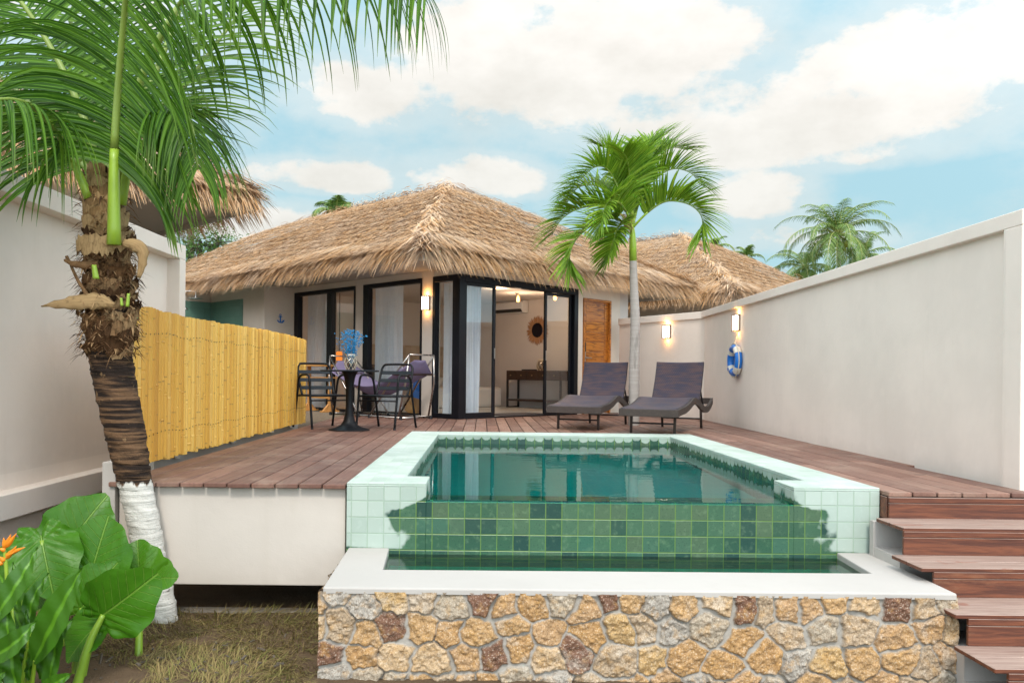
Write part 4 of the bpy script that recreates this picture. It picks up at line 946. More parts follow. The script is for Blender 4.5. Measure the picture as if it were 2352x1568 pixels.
# ================================================================== TERRACE FURNITURE
def make_chair():
    t = thing('terrace_chair', 'x', 'chair', (0, 0, 0), 0, 'black metal terrace chairs')     # faces local -y, seat .41
    for s in (-1, 1):
        x = s * .27
        b = MB(); b.tube(curve([(x * .98, -.30, 0), (x, -.245, .40), (x, -.225, .58), (x, -.185, .655), (x, -.10, .668), (x, .05, .655), (x, .13, .60), (x * .98, .17, .44), (x * 1.0, .29, 0)], 40), .0145, 10); b.build('side_frame', MT['chair'], t, smooth=True)
        b = MB(); b.lathe([(.014, 0), (.016, .001), (.016, .02), (.014, .022)], 10, (x * .98, -.30, 0)); b.build('foot_cap', MT['black'], t); MB().lathe([(.014, 0), (.016, .001), (.016, .02), (.014, .022)], 10, (x, .29, 0)).build('foot_cap', MT['black'], t)
    b = MB(); b.tube(curve([(-.22, .13, .41), (-.225, .20, .55), (-.225, .265, .72), (-.20, .288, .79), (-.14, .292, .808), (.14, .292, .808), (.20, .288, .79), (.225, .265, .72), (.225, .20, .55), (.22, .13, .41)], 60), .0145, 10); b.build('back_frame', MT['chair'], t, smooth=True)
    for z in (.50, .60, .70):
        y = .178 + (z - .5) * .43; b = MB(); rows = []
        for q in (-.022, .022): rows.append([(-.22 + .44 * i / 10, y + q * .35 + .012 * math.sin(math.pi * i / 10) + .0, z + q) for i in range(11)])
        b.sheet(rows); b.build('back_slat', MT['slat'], t, solid=.008)
    b = MB(); b.tube([(-.255, -.235, .405), (.255, -.235, .405)], .011, 8); b.tube([(-.255, .16, .40), (.255, .16, .40)], .011, 8); b.tube([(-.262, -.27, .35), (.262, -.27, .35)], .009, 8); b.tube([(-.25, -.23, .405), (-.24, .17, .405)], .010, 8); b.tube([(.25, -.23, .405), (.24, .17, .405)], .010, 8); b.build('seat_frame', MT['chair'], t, smooth=True)
    for k in range(6):
        y = -.20 + .068 * k; MB().box(-.245, .245, y - .026, y + .026, .408, .418).build('seat_slat', MT['slat'], t, bevel=.003, seg=1)
    return t
ch = make_chair(); ch.location = (-2.02, 10.36, 0.002); ch.rotation_euler = (0, 0, math.atan2(.57, .82)); ch['label'] = 'black metal armchair beside the bamboo screen, left of the pedestal table'
dup(ch, (-1.205, 10.36, .002), math.atan2(-.36, .93), 'black metal armchair in front of the hammock, right of the pedestal table', 'black metal terrace chairs')
tb = thing('pedestal_table', 'round black table on a trumpet shaped pedestal between the two armchairs', 'table', (-1.61, 9.93, .001))
MB().lathe([(0, .708), (.33, .708), (.352, .712), (.355, .722), (.350, .728), (0, .729)], 64).build('table_top', MT['slat'], tb, smooth=False)
MB().lathe([(0, 0), (.25, 0), (.252, .006), (.24, .014), (.17, .03), (.105, .062), (.072, .11), (.052, .19), (.044, .30), (.043, .42), (.050, .54), (.064, .63), (.085, .69), (.10, .707), (0, .7075)], 40).build('pedestal', MT['chair'], tb, smooth=True)
vz = lantern_jar('glass_vase', 'netted glass jar vase on the round black table', 'vase', (-1.60, 9.93, .731), 1.0, MT['vase'])
fl = thing('flower_bunch', 'bunch of tiny bright blue dried flowers in the jar on the table', 'flowers', (-1.60, 9.93, .76))
b = MB(); stb = MB(); rr = random.Random(4)
for k in range(270):
    if k < 200: a_ = rr.gauss(0, .26); bb = rr.gauss(0, .26); L = rr.uniform(.14, .46) * (1 - .25 * min(1, a_ * a_ + bb * bb))
    else: a_ = rr.gauss(0, .42); bb = rr.gauss(0, .42); L = rr.uniform(.26, .47)
    d = Vector((math.sin(a_) * .8, math.sin(bb) * .8, 1)).normalized(); p = d * L; r_ = rr.uniform(.007, .0105)
    b.lathe([(0, -r_), (r_ * .8, -r_ * .5), (r_, 0), (r_ * .8, r_ * .5), (0, r_)], 6, p)
    if k % 3 == 0: stb.tube([(d.x * .02, d.y * .02, -.02), d * L * .5 + Vector((0, 0, .01)), p], .0012, 4)
tag(b.build('berries', MT['berry'], fl), kind='stuff'); tag(stb.build('stems', MT['berry'], fl), kind='stuff')

# wooden rack behind the left chair
t = thing('wooden_stand', 'orange wooden stand with open shelf on two legs, in front of the leftmost window', 'stand', (-2.93, 14.72, .001), R(-45) + R(90) - R(90))
b = MB(); b.box(-.42, .42, -.19, .19, .81, .845); b.build('top_board', MT['owood'], t, bevel=.004); MB().box(-.38, .38, -.15, .15, .60, .62).build('shelf', MT['owood'], t, bevel=.003)
for x in (-.33, .33):
    b = MB(); b.box(x - .022, x + .022, -.03, .03, .03, .81); b.box(x - .03, x + .03, -.19, .19, 0, .03); b.bar((x, 0, .03), (x, 0, .14), .05, .05); b.add([(x - .02, -.15, .03), (x + .02, -.15, .03), (x + .02, .15, .03), (x - .02, .15, .03), (x - .02, -.03, .15), (x + .02, -.03, .15), (x + .02, .03, .15), (x - .02, .03, .15)], [(0, 1, 5, 4), (2, 3, 7, 6), (0, 4, 7, 3), (1, 2, 6, 5)]); b.build('leg', MT['owood'], t, bevel=.003, seg=1)
MB().box(-.308, .308, -.02, .02, .24, .275).build('cross_rail', MT['owood'], t)

# hammock on its folding stand, along the left facade
t = thing('hammock', 'lilac fabric hammock on a folding steel tube stand in front of the middle window', 'hammock', L2W(-.55, 1.27, 0), R(45))   # local y along the facade, local x from the facade out is negative
Lh = .83
rows = []
for i in range(33):
    f = i / 32; y = -Lh + 2 * Lh * f; sag = .34 * (1 - (2 * f - 1) ** 2); wd = .35 * (1 - .05 * math.sin(f * math.pi)); row = []
    for j in range(15):
        q = j / 14 * 2 - 1; row.append((q * wd * (1 - .18 * math.sin(f * math.pi)), y, .68 - sag * (1 - .38 * q * q) + .008 * math.sin(q * 17 + f * 5) + .03 * q * q))
    rows.append(row)
b = MB(); b.sheet(rows); b.build('fabric', MT['hammock'], t, smooth=True, solid=.006)
for sg in (-1, 1):
    b = MB(); b.tube([(-.40, sg * Lh, .685), (.40, sg * Lh, .685)], .016, 8); b.build('spreader_bar', MT['dwood'], t)
    rows = []
    for i in range(9):
        f = i / 8; rows.append([((q / 10 * 2 - 1) * .38 * (1 - .72 * f), sg * (Lh + .16 * f), .69 + .21 * f - .04 * math.sin(f * 3.1) * (1 - abs(q / 10 * 2 - 1))) for q in range(11)])
    b = MB(); b.sheet(rows); b.build('end_gather', MT['hammock'], t, smooth=True, solid=.005)
b = MB()
for x in (-.30, .30):
    b.tube([(x, -Lh - .08, .03), (x, Lh + .08, .03)], .016, 10)
    for sg in (-1, 1):
        b.tube([(x, sg * (Lh + .02), .03), (x * .95, sg * (Lh + .16), .55), (x * .80, sg * (Lh + .20), .98)], .015, 10); b.tube([(x, sg * .14, .03), (x * .93, sg * (Lh - .12), .66), (x * .80, sg * (Lh + .20), .98)], .015, 10)
for sg in (-1, 1): b.tube([(-.30, sg * (Lh + .08), .03), (.30, sg * (Lh + .08), .03)], .016, 10); b.tube([(-.24, sg * (Lh + .20), .98), (.24, sg * (Lh + .20), .98)], .012, 10)
b.build('stand', MT['chrome'], t, smooth=True)
b = MB()
for x in (-.30, .30):
    for y in (-Lh - .08, Lh + .08, .14, -.14): MB().lathe([(.0, 0), (.026, 0), (.026, .05), (0, .052)], 12, (x, y, .002)).build('foot', MT['black'], t)

# wicker sun loungers
def make_lounger():
    t = thing('sun_lounger', 'x', 'sun lounger', (0, 0, 0), 0, 'dark wicker sun loungers')    # local +y towards the head, centred on the legs
    W_ = .33
    rail = [(-1.0, .285), (-.86, .30), (-.62, .315), (-.38, .355), (-.16, .405), (.04, .395), (.26, .335), (.50, .285), (.72, .285), (.90, .33), (1.02, .385)]
    pr = [(p.y, p.z) for p in curve([(0, y, z) for y, z in rail], 60)]
    seat_end = [i for i, (y, z) in enumerate(pr) if y <= .30][-1]
    rows = []
    for i in range(seat_end + 1):
        y, z = pr[i]; rows.append([(-W_ + 2 * W_ * j / 12, y, z + .012 - .012 * math.sin(math.pi * j / 12)) for j in range(13)])
    b = MB(); b.sheet(rows); b.build('seat', MT['wicker'], t, smooth=True, solid=.018)
    for s in (-1, 1):
        b = MB(); rws = []
        for (dx, dz) in ((-.016, -.078), (-.018, .004), (.018, .004), (.016, -.078), (-.016, -.078)): rws.append([(s * (W_ + .01) + dx, y, z + dz + .012) for y, z in pr])
        b.sheet(rws); b.add([rws[k][0] for k in range(4)], [(0, 1, 2, 3)]); b.add([rws[k][-1] for k in range(4)], [(3, 2, 1, 0)])
        b.build('side_rail', MT['wicker_side'], t)
    b = MB(); b.box(-W_ - .028, W_ + .028, -1.03, -1.0, .213, .300); b.build('front_panel', MT['wicker_side'], t, bevel=.006)
    b = MB(); b.box(-W_ - .02, W_ + .02, 1.015, 1.04, .315, .40); b.build('head_panel', MT['wicker_side'], t, bevel=.006)
    b0 = Vector((0, .30, .335)); b1 = Vector((0, .585, .885)); rows = []
    for i in range(25):
        f = i / 24; c = b0.lerp(b1, f) + Vector((0, .03 * math.sin(f * math.pi), 0)); rows.append([(-W_ + .012 + (2 * W_ - .024) * j / 12, c.y + .012 * math.sin(math.pi * j / 12), c.z - (.010 * math.sin(math.pi * j / 12) if i == 24 else 0)) for j in range(13)])
    b = MB(); b.sheet(rows); b.build('backrest', MT['wicker'], t, smooth=True, solid=.026)
    for s in (-1, 1):
        b = MB(); b.tube([(s * (W_ - .05), .47, .60), (s * (W_ - .05), .74, .30)], .012, 8); b.build('prop', MT['black'], t)
        for y, dy in ((-.80, -.02), (.66, .05)):
            b = MB(); z1 = .235; b.tube([(s * .265, y + dy, 0), (s * .265, y, z1 + .05)], [.0165, .019], 10); b.build('leg', MT['wicker_side'], t, smooth=True)
    for y in (-.815, .69): MB().tube([(-.262, y, .125), (.262, y, .125)], .010, 8).build('stretcher', MT['black'], t)
    return t
lg = make_lounger(); lg.location = (2.415, 10.56, .002); lg.rotation_euler = (0, 0, R(63.5 - 90)); lg['label'] = 'dark woven wicker lounger on the right, next to the boundary wall'
dup(lg, (1.55, 11.24, .002), R(67 - 90), 'dark woven wicker lounger on the left, in front of the teak door', 'dark wicker sun loungers')

# ================================================================== PLANTS
def leaflets(b, P, T, sgn, Nv, L, w_, fwd, vee, droop, seg=6, kink=None, rr=random, fold=.25):
    Sd = T.cross(Nv); Sd.normalize(); Nn = Sd.cross(T).normalized()
    d = (Sd * (sgn * math.cos(vee)) + Nn * math.sin(vee) + T * fwd).normalized()
    bl = d.cross(Nn); 
    if bl.length < .1: bl = d.cross(T)
    bl.normalize(); p = P.copy(); vs = []; st_ = L / seg
    for i in range(seg + 1):
        f = i / seg; hw = w_ * .5 * min(1, .35 + f * 4) * (1 - f ** 2.2) + .0006
        nn = bl.cross(d); vs += [p - bl * hw + nn * (hw * fold), p - nn * 0, p + bl * hw + nn * (hw * fold)]
        g = droop * (.4 + 1.6 * f)
        if kink and f > kink: g += 1.6
        d = (d + Vector((0, 0, -1)) * g * st_ / max(L, .2)).normalized(); bl = (bl - d * bl.dot(d)).normalized(); p = p + d * st_
    fs = []; uv = []
    for i in range(seg):
        for j in (0, 1):
            k = i * 3 + j; fs.append((k, k + 1, k + 4, k + 3)); uv.append([(j * .5, i / seg), (j * .5 + .5, i / seg), (j * .5 + .5, (i + 1) / seg), (j * .5, (i + 1) / seg)])
    b.add(vs, fs, uv)
def frond(parent, ctrl, leaf_mat, stem_mat, n, L, w_, t0=.2, hint=(0, 0, 1), fwd=.5, vee=.3, droop=.5, r0=.03, r1=.004, seed=1, seg=6, tip=.35, kinkp=0.0, name='frond', dr_up=0, jit=.12, base=.75):
    rr = random.Random(seed); N_ = 160; C = curve(ctrl, N_); Hn = Vector(hint)
    b = MB()
    for sgn in (-1, 1):
        for i in range(n):
            t = t0 + (1 - t0) * (i + rr.uniform(-.3, .3)) / n; t = min(max(t, t0), .995); k = min(int(t * N_), N_ - 1); P = C[k].lerp(C[k + 1], t * N_ - k); T = (C[k + 1] - C[k]).normalized()
            q = (t - t0) / (1 - t0); prof = (base + (1 - base) * min(1, q * 4)) * (1 - (1 - tip) * max(0, q - .45) / .55)
            leaflets(b, P, T, sgn, Hn, L * prof * rr.uniform(.86, 1.08), w_ * (1 - .45 * q) * rr.uniform(.8, 1.1), (fwd[0 if sgn < 0 else 1] if isinstance(fwd, tuple) else fwd) + 1.0 * q ** 2 + rr.uniform(-jit, jit), vee + rr.uniform(-jit, jit), droop * rr.uniform(.7, 1.4), seg, rr.uniform(.45, .8) if rr.random() < kinkp else None, rr)
    o = b.build(name, leaf_mat, parent)
    sb = MB(); m = 26; pts = [C[int(i * N_ / m)] for i in range(m + 1)];  
    h = max(3, int((t0 + .06) * m)); R_ = [r0 + (r1 - r0) * (i / m) ** .7 for i in range(m + 1)]
    MB().tube(pts[:h + 1], R_[:h + 1], 9).build('petiole', stem_mat, o, smooth=True); MB().tube(pts[h:], [q * .98 for q in R_[h:]], 9).build('rachis', MT['rachis'] if stem_mat is MT['petiole'] else stem_mat, o, smooth=True); return o

# ---- leaning coconut palm, left foreground
cp = thing('coconut_palm', 'large coconut palm leaning in the left foreground, trunk painted white at its base', 'palm tree', (0, 0, 0))
tp = [(372, 1432, 5.0, 36), (362, 1360, 5.0, 35), (346, 1290, 5.0, 35), (330, 1200, 4.99, 36), (312, 1120, 4.98, 37), (300, 1060, 4.97, 40), (285, 980, 4.96, 45), (268, 900, 4.95, 46), (256, 830, 4.94, 47), (252, 780, 4.93, 48), (250, 720, 4.93, 48), (250, 640, 4.93, 45), (246, 560, 4.93, 44), (240, 470, 4.95, 42), (240, 400, 4.98, 30)]
cc = curve([(u, v, Y) for u, v, Y, r in tp], 190); rad = np.interp(np.linspace(0, len(tp) - 1, 191), range(len(tp)), [t[3] for t in tp]); rows = []; rr = np.random.default_rng(2)
ringoff = rr.normal(0, 1, 400)
for i, c in enumerate(cc):
    p = at(c[0], c[1], c[2]); f = i / 190; saw = (i / 3.1) % 1.0; r = rad[i] / F * c[2] * (1 + .045 * (saw - .5) + .012 * ringoff[i]); row = []
    for k in range(29):
        th = 2 * math.pi * k / 28; tilt_ = .012 * math.sin(th + i * .9); rk = r * (1 + .02 * math.sin(th * 5 + i * .7) + .015 * math.sin(th * 11 + i * 1.9)); row.append(p + Vector((rk * math.cos(th), rk * math.sin(th), tilt_)))
    rows.append(row)
MBt = MB().sheet(rows); MBt.build('trunk', MT['coco_trunk'], cp, smooth=True)
# leaf bases, husks and loose fibre round the upper trunk
rr = random.Random(6); hb = MB(); hc = MB(); fb = MB()
def tr_at(v):
    k = min(range(191), key=lambda i: abs(cc[i][1] - v)); return at(cc[k][0], cc[k][1], cc[k][2]), rad[k] / F * cc[k][2]
def wrap(b, v, th0, th1, h, out0, out1, skew=0.0, n=14, rag=.015):
    c, r = tr_at(v); rows_ = []
    for i in range(5):
        f = i / 4; row = []
        for j in range(n + 1):
            q = j / n; th = th0 + (th1 - th0) * q; edge = math.sin(q * math.pi) ** .5; R_ = r * (1.0 + (out0 + (out1 - out0) * f) * (.4 + .6 * edge)) + .003 * rr.uniform(-1, 1)
            row.append((c.x + R_ * math.cos(th), c.y + R_ * math.sin(th), c.z + (f - .5) * h * (.45 + .55 * edge) + skew * (q - .5) + (rr.uniform(-rag, rag) if i in (0, 4) else 0)))
        rows_.append(row)
    b.sheet(rows_)
for v in range(800, 545, -9):
    for k in range(3):
        th = rr.uniform(0, 6.28); wrap(hb, v + rr.uniform(-10, 10), th, th + rr.uniform(.7, 2.2), rr.uniform(.05, .13), .02, rr.uniform(.05, .50), rr.uniform(-.10, .10), 14, .028)
for v, a0, a1, h_, o_, sk in ((775, -2.2, -1.0, .16, .30, .05), (768, -1.3, -.5, .20, .28, -.06), (760, -.7, .3, .22, .40, .04), (700, -2.4, -1.2, .10, .42, -.08), (668, -1.9, -.5, .10, .30, .07), (640, -2.2, -.8, .07, .32, -.03), (588, -2.5, -1.3, .13, .26, .03), (584, -1.5, -.2, .12, .30, -.03), (612, -1.6, -.6, .06, .34, .04)):
    wrap(hb, v, a0, a1, h_, .06, o_, sk, 16, .025)
for v, a0, a1, h_, o_ in ((572, -2.3, -.5, .09, 1.02), (584, -2.0, -.9, .07, 1.10)): wrap(hc, v, a0, a1, h_, .95, o_, .02, 18, .02)
for v in range(610, 395, -12):
    for k in range(3): th = rr.uniform(0, 6.28); wrap(hc, v, th, th + rr.uniform(1.8, 3), rr.uniform(.09, .14), .05, rr.uniform(.05, .2), rr.uniform(-.08, .08))
hb.build('leaf_base', MT['boot'], cp, smooth=True); hc.build('crown_fibre', MT['husk'], cp, smooth=True)
for k in range(1500):
    v = rr.uniform(560, 815) if rr.random() < .85 else rr.uniform(400, 560); c, r = tr_at(v); th = rr.uniform(0, 6.28); R0 = r * rr.uniform(1.02, 1.25); up_ = rr.uniform(-.08, .04); ln = rr.uniform(.04, .13); tang = rr.uniform(-1, 1)
    p = c + Vector((R0 * math.cos(th), R0 * math.sin(th), 0)); d = Vector((math.cos(th) * .55 - math.sin(th) * tang, math.sin(th) * .55 + math.cos(th) * tang, rr.uniform(-.45, .4))).normalized(); s_ = d.cross(Vector((0, 0, 1))).normalized(); w_ = rr.uniform(.0012, .008)
    q1 = p + d * ln * .5; q2 = p + d * ln + Vector((0, 0, -ln * .25)); fb.add([p - s_ * w_, p + s_ * w_, q1 + s_ * w_ * .8, q1 - s_ * w_ * .8, q2], [(0, 1, 2, 3), (3, 2, 4)], [[(0, 0), (1, 0), (1, .5), (0, .5)], [(0, .5), (1, .5), (.5, 1)]])
tag(fb.build('loose_fibre', MT['boot'], cp), kind='stuff')
def husk(pts, ws, name='dry_husk', mat='husk', cup=.3):
    C = curve(pts, 16); rows_ = []; 
    for i, c in enumerate(C):
        t_ = (C[min(i + 1, 16)] - C[max(i - 1, 0)]).normalized(); s_ = t_.cross(Vector((0, -1, .2))).normalized(); n_ = s_.cross(t_); w_ = np.interp(i / 16 * (len(ws) - 1), range(len(ws)), ws) * rr.uniform(.82, 1.15)
        rows_.append([c + s_ * (w_ * q) - n_ * (cup * w_ * q * q) + n_ * (.005 * math.sin(i * 1.7 + q * 4) + rr.uniform(-.004, .004)) for q in (-1, -.6, -.2, .2, .6, 1)])
    return MB().sheet(rows_).build(name, MT[mat], cp, smooth=True, solid=.004)
husk([at(262, 700, 4.74), at(222, 690, 4.73), at(180, 692, 4.72), at(135, 697, 4.72), at(94, 703, 4.72)], [.015, .050, .046, .026, .002], cup=.35)
husk([at(208, 690, 4.74), at(188, 660, 4.76), at(172, 632, 4.78), at(160, 602, 4.80), at(151, 588, 4.80)], [.013, .009, .008, .008, .007], mat='boot', cup=.9)
husk([at(225, 603, 4.76), at(190, 606, 4.76), at(165, 604, 4.77), at(147, 596, 4.77)], [.030, .026, .016, .008], mat='boot', cup=.7)
husk([at(280, 556, 4.75), at(306, 560, 4.74), at(324, 576, 4.75), at(325, 606, 4.76), at(317, 638, 4.77)], [.022, .034, .036, .026, .010], cup=.45)
for (u0, v0, u1, v1, w_) in ((219, 640, 214, 608, .018), (291, 704, 294, 674, .009), (279, 702, 277, 684, .007)):
    p_, q_ = at(u0, v0, 4.695), at(u1, v1, 4.70); rows_ = []
    for a_ in range(7):
        f = a_ / 6; c = p_.lerp(q_, f); rows_.append([c + Vector((x_ * w_ * (1 - .35 * f), .010 * x_ * x_, .004 * math.sin(x_ * 7) * f)) for x_ in (-1, -.5, 0, .5, 1)])
    MB().sheet(rows_).build('cut_petiole', MT['petiole'], cp, smooth=True, solid=.006)
GL, GS = MT['coco_leaf'], MT['petiole']
frond(cp, [at(262, 562, 4.72), at(262, 420, 4.72), at(264, 330, 4.72), at(274, 170, 4.64), at(290, -20, 4.45), at(308, -280, 4.05), at(316, -520, 3.55), at(320, -640, 3.0)], GL, GS, 88, .90, .034, .21, (0, -1, .15), (.45, -.55), .10, 1.25, .040, .006, 1, 8, .5, .12)
frond(cp, [at(275, 430, 4.95), at(318, 200, 4.92), at(430, -10, 4.86), at(600, -150, 4.75), at(790, -140, 4.62), at(910, -90, 4.52), at(985, -20, 4.46)], GL, MT['rachis'], 46, .98, .032, .26, (0, -.25, 1), .10, -.45, 2.2, .032, .004, 2, 9, .42, .04)
frond(cp, [at(262, 430, 5.05), at(322, 250, 5.2), at(396, 70, 5.45), at(470, -150, 5.7), at(560, -330, 6.0)], GL, MT['rachis'], 48, .92, .032, .16, (0, -1, .3), .55, .05, .62, .035, .006, 3, 8, .5, .15)
frond(cp, [at(262, 430, 5.1), at(330, 330, 5.3), at(430, 190, 5.6), at(560, 20, 5.9), at(680, -120, 6.1)], GL, MT['rachis'], 40, .72, .028, .18, (0, -1, .5), .60, .05, .75, .03, .005, 13, 8, .5, .15)
frond(cp, [at(235, 430, 4.95), at(188, 260, 4.98), at(105, 90, 5.0), at(-10, -60, 4.95), at(-150, -130, 4.9)], GL, MT['rachis'], 56, .92, .034, .22, (0, -.6, .8), .45, .0, 1.0, .033, .006, 4, 8, .5, .15)
frond(cp, [at(205, 455, 4.85), at(168, 372, 4.80), at(120, 290, 4.66), at(55, 235, 4.45), at(-30, 235, 4.25), at(-110, 290, 4.1)], GL, GS, 52, .78, .028, .20, (0, -.5, .8), .35, -.1, 2.0, .030, .005, 5, 9, .5, .15)
frond(cp, [at(278, 470, 4.90), at(304, 345, 4.86), at(345, 262, 4.80), at(396, 240, 4.72), at(440, 290, 4.66), at(455, 390, 4.62)], GL, GS, 58, .62, .026, .26, (0, -.4, .9), .45, -.2, 1.8, .032, .004, 6, 9, .55, .15)
frond(cp, [at(238, 420, 5.1), at(222, 260, 5.35), at(172, 80, 5.7), at(105, -110, 6.0), at(50, -280, 6.3)], GL, MT['rachis'], 46, 1.0, .034, .16, (0, -1, .2), .5, .05, .7, .033, .006, 7, 8, .5, .1)
frond(cp, [at(250, 420, 5.1), at(252, 200, 5.45), at(236, 0, 5.8), at(215, -220, 6.2)], GL, MT['rachis'], 42, 1.0, .034, .16, (0, -1, .2), .5, .05, .7, .033, .006, 8, 8, .5, .1)
frond(cp, [at(238, 430, 5.05), at(150, 330, 5.2), at(30, 200, 5.5), at(-120, 90, 5.8)], GL, MT['rachis'], 52, .95, .034, .16, (0, -1, .6), .5, .05, .8, .03, .006, 9, 8, .5, .1)

# ---- slender palm in the deck, between the loungers
mp = thing('christmas_palm' if False else 'slender_palm', 'slender palm growing through the deck between the loungers, ringed grey trunk, bright green crown', 'palm tree', (0, 0, 0))
YB = 11.55
tk = [(1456, 985, 13.0), (1456, 940, 12.4), (1457, 840, 11.6), (1459, 740, 10.8), (1456, 660, 9.4), (1454, 596, 8.4)]
cc2 = curve([(u, v, r) for u, v, r in tk], 90); rows = []
for i, c in enumerate(cc2):
    p = at(c[0], c[1], YB); r = c[2] / F * YB * (1 + .02 * math.sin(i * 2.3)); rows.append([p + Vector((r * math.cos(2 * math.pi * k / 20), r * math.sin(2 * math.pi * k / 20), 0)) for k in range(21)])
MB().sheet(rows).build('trunk', MT['ring_trunk'], mp, smooth=True)
MB().tube([at(1454, 600, YB), at(1453.5, 560, YB), at(1452.5, 536, YB), at(1451, 512, YB)], [8.6 / F * YB, 8.2 / F * YB, 6.6 / F * YB, 4 / F * YB], 14).build('crown_shaft', MT['petiole'], mp, smooth=True)
rr = random.Random(9); b = MB()
for k in range(140):
    p = at(1437 + rr.gauss(0, 7), 510 + rr.gauss(0, 16), YB - .12 + rr.gauss(0, .05)); d = Vector((rr.gauss(0, .5), rr.gauss(0, .4), -.8 + rr.gauss(0, .4))).normalized() * rr.uniform(.05, .13); b.tube([p, p + d * .6 + Vector((rr.gauss(0, .01), 0, 0)), p + d], [.004, .003, .002], 4)
b.build('flower_stalk', MT['husk'], mp)
MF = [([(1452, 524, 0), (1484, 491, -.1), (1520, 466, -.2), (1552, 462, -.3), (1589, 473, -.35), (1612, 500, -.4), (1612, 545, -.4)], .62, .9),
      ([(1453, 520, 0), (1466, 470, .05), (1480, 436, .05), (1506, 410, .1), (1533, 392, .1), (1560, 388, .1), (1590, 400, .1), (1608, 425, .1)], .62, .9),
      ([(1452, 520, 0), (1458, 450, .05), (1464, 395, .1), (1478, 355, .15), (1496, 334, .2), (1522, 316, .25)], .58, .5),
      ([(1451, 520, 0), (1438, 480, .0), (1424, 440, .0), (1407, 405, .0), (1388, 384, -.05), (1362, 386, -.1), (1332, 414, -.1), (1308, 445, -.1)], .60, .85),
      ([(1450, 524, -.05), (1440, 490, -.3), (1424, 467, -.55), (1405, 460, -.75), (1392, 470, -.9), (1384, 500, -1.0), (1380, 530, -1.0)], .46, .8),
      ([(1450, 524, 0), (1424, 490, .05), (1386, 475, .1), (1348, 475, .1), (1314, 486, .1), (1286, 508, .1), (1268, 540, .1)], .60, .8),
      ([(1450, 526, 0), (1420, 503, -.1), (1396, 503, -.2), (1366, 514, -.3), (1336, 536, -.35), (1316, 562, -.4), (1308, 592, -.4), (1309, 628, -.4)], .54, .6),
      ([(1450, 528, -.05), (1434, 514, -.2), (1420, 522, -.35), (1411, 548, -.45), (1402, 577, -.5), (1394, 606, -.5)], .42, .6),
      ([(1452, 522, .1), (1441, 450, .3), (1424, 390, .45), (1398, 345, .55), (1372, 335, .6)], .56, .6),
      ([(1452, 522, .1), (1468, 440, .35), (1496, 372, .55), (1540, 340, .7), (1580, 345, .75)], .58, .7),
      ([(1452, 522, .1), (1430, 470, .5), (1380, 430, .9), (1330, 430, 1.1), (1300, 470, 1.2)], .55, .7),
      ([(1452, 522, 0), (1452, 450, -.1), (1446, 400, -.2), (1440, 365, -.35), (1432, 350, -.5)], .50, .6)]
for k, (pts, L, vee) in enumerate(MF):
    frond(mp, [at(u, v, YB + d) for u, v, d in pts], MT['mani_leaf'], MT['petiole'], 56, L, .056, .16, (0, -.10, 1), .42, vee, .42, .020, .004, 40 + k, 5, .68, .04, jit=.16, base=.6)

# ---- coconut palms far behind the right wall, and palm tips over the roofs
def far_palm(label, crown, hgt, Lf, n, seed, nuts=0, w_=.07, leafL=.75, upw=0.0, group='coconut palms in the distance'):
    rr = random.Random(seed); crown = Vector(crown); t = thing('coconut_palm', label, 'palm tree', (crown.x, crown.y, GZ), 0, group); c = Vector((0, 0, crown.z - GZ))
    MB().tube(curve([(.5, 0, 0), (.35, 0, c.z * .4), (.1, 0, c.z * .8), (0, 0, c.z)], 14), [.17, .14, .13, .13, .12, .12, .12, .12, .12, .12, .12, .12, .12, .12, .12], 9).build('trunk', MT['ring_trunk'], t, smooth=True)
    for k in range(n):
        az_ = 2.399 * k + rr.uniform(-.25, .25); f = k / (n - 1); e0 = 1.35 - 1.75 * f + rr.uniform(-.12, .12) + upw; L = Lf * rr.uniform(.85, 1.08) * (.8 + .3 * math.sin(f * 3.1)); pts = []; p = c.copy(); e = e0
        for i in range(7): pts.append(p.copy()); h = Vector((math.cos(az_), math.sin(az_), 0)); p = p + (h * math.cos(e) + Vector((0, 0, 1)) * math.sin(e)) * (L / 6); e -= (.16 + .16 * f) + .05 * i
        hv = Vector((math.cos(az_), math.sin(az_), 0)); frond(t, pts, MT['far_leaf'], MT['far_petiole'], 40, leafL, w_, .14, (-hv.x * .4, -hv.y * .4, .9), .55, -.05, 1.0, .045, .01, seed * 50 + k, 4, .5, .0)
    b = MB()
    for k in range(nuts):
        a_ = rr.uniform(0, 6.28); p = c + Vector((math.cos(a_) * .42, math.sin(a_) * .42 - .1, -.35 - rr.uniform(0, .6))); b = MB(); b.lathe([(0, -.15), (.08, -.13), (.125, -.04), (.12, .05), (.06, .13), (0, .145)], 10, (0, 0, 0)); o = b.build('coconut', MT['coconut'], t, smooth=True); o.location = p
    return t
far_palm('tallest coconut palm beyond the right wall, bearing a cluster of green coconuts', at(1925, 540, 52), 0, 4.1, 30, 3, 14)
far_palm('lower coconut palm left of the tallest one, half sunk behind the wall', at(1850, 615, 56), 0, 3.4, 18, 4, 6)
far_palm('coconut palm just behind the right side of the tallest one', at(1985, 585, 66), 0, 3.4, 14, 5, 0)
far_palm('tiny palm tip over the right end of the second villa roof', at(1716, 592, 60), 0, 1.5, 9, 6, 0, leafL=.5, upw=.4)
far_palm('tiny palm tip touching the ridge of the second villa roof', at(1640, 570, 60), 0, 1.7, 10, 7, 0, leafL=.5, upw=.1)
far_palm('bushy bright palm top rising behind the left slope of the main villa roof', at(772, 500, 34), 0, 1.25, 12, 8, 0, leafL=.55, upw=.55)
far_palm('palm top behind the main villa roof, left of the slender palm trunk', at(1370, 556, 40), 0, 1.7, 10, 9, 0, leafL=.6, upw=.0)

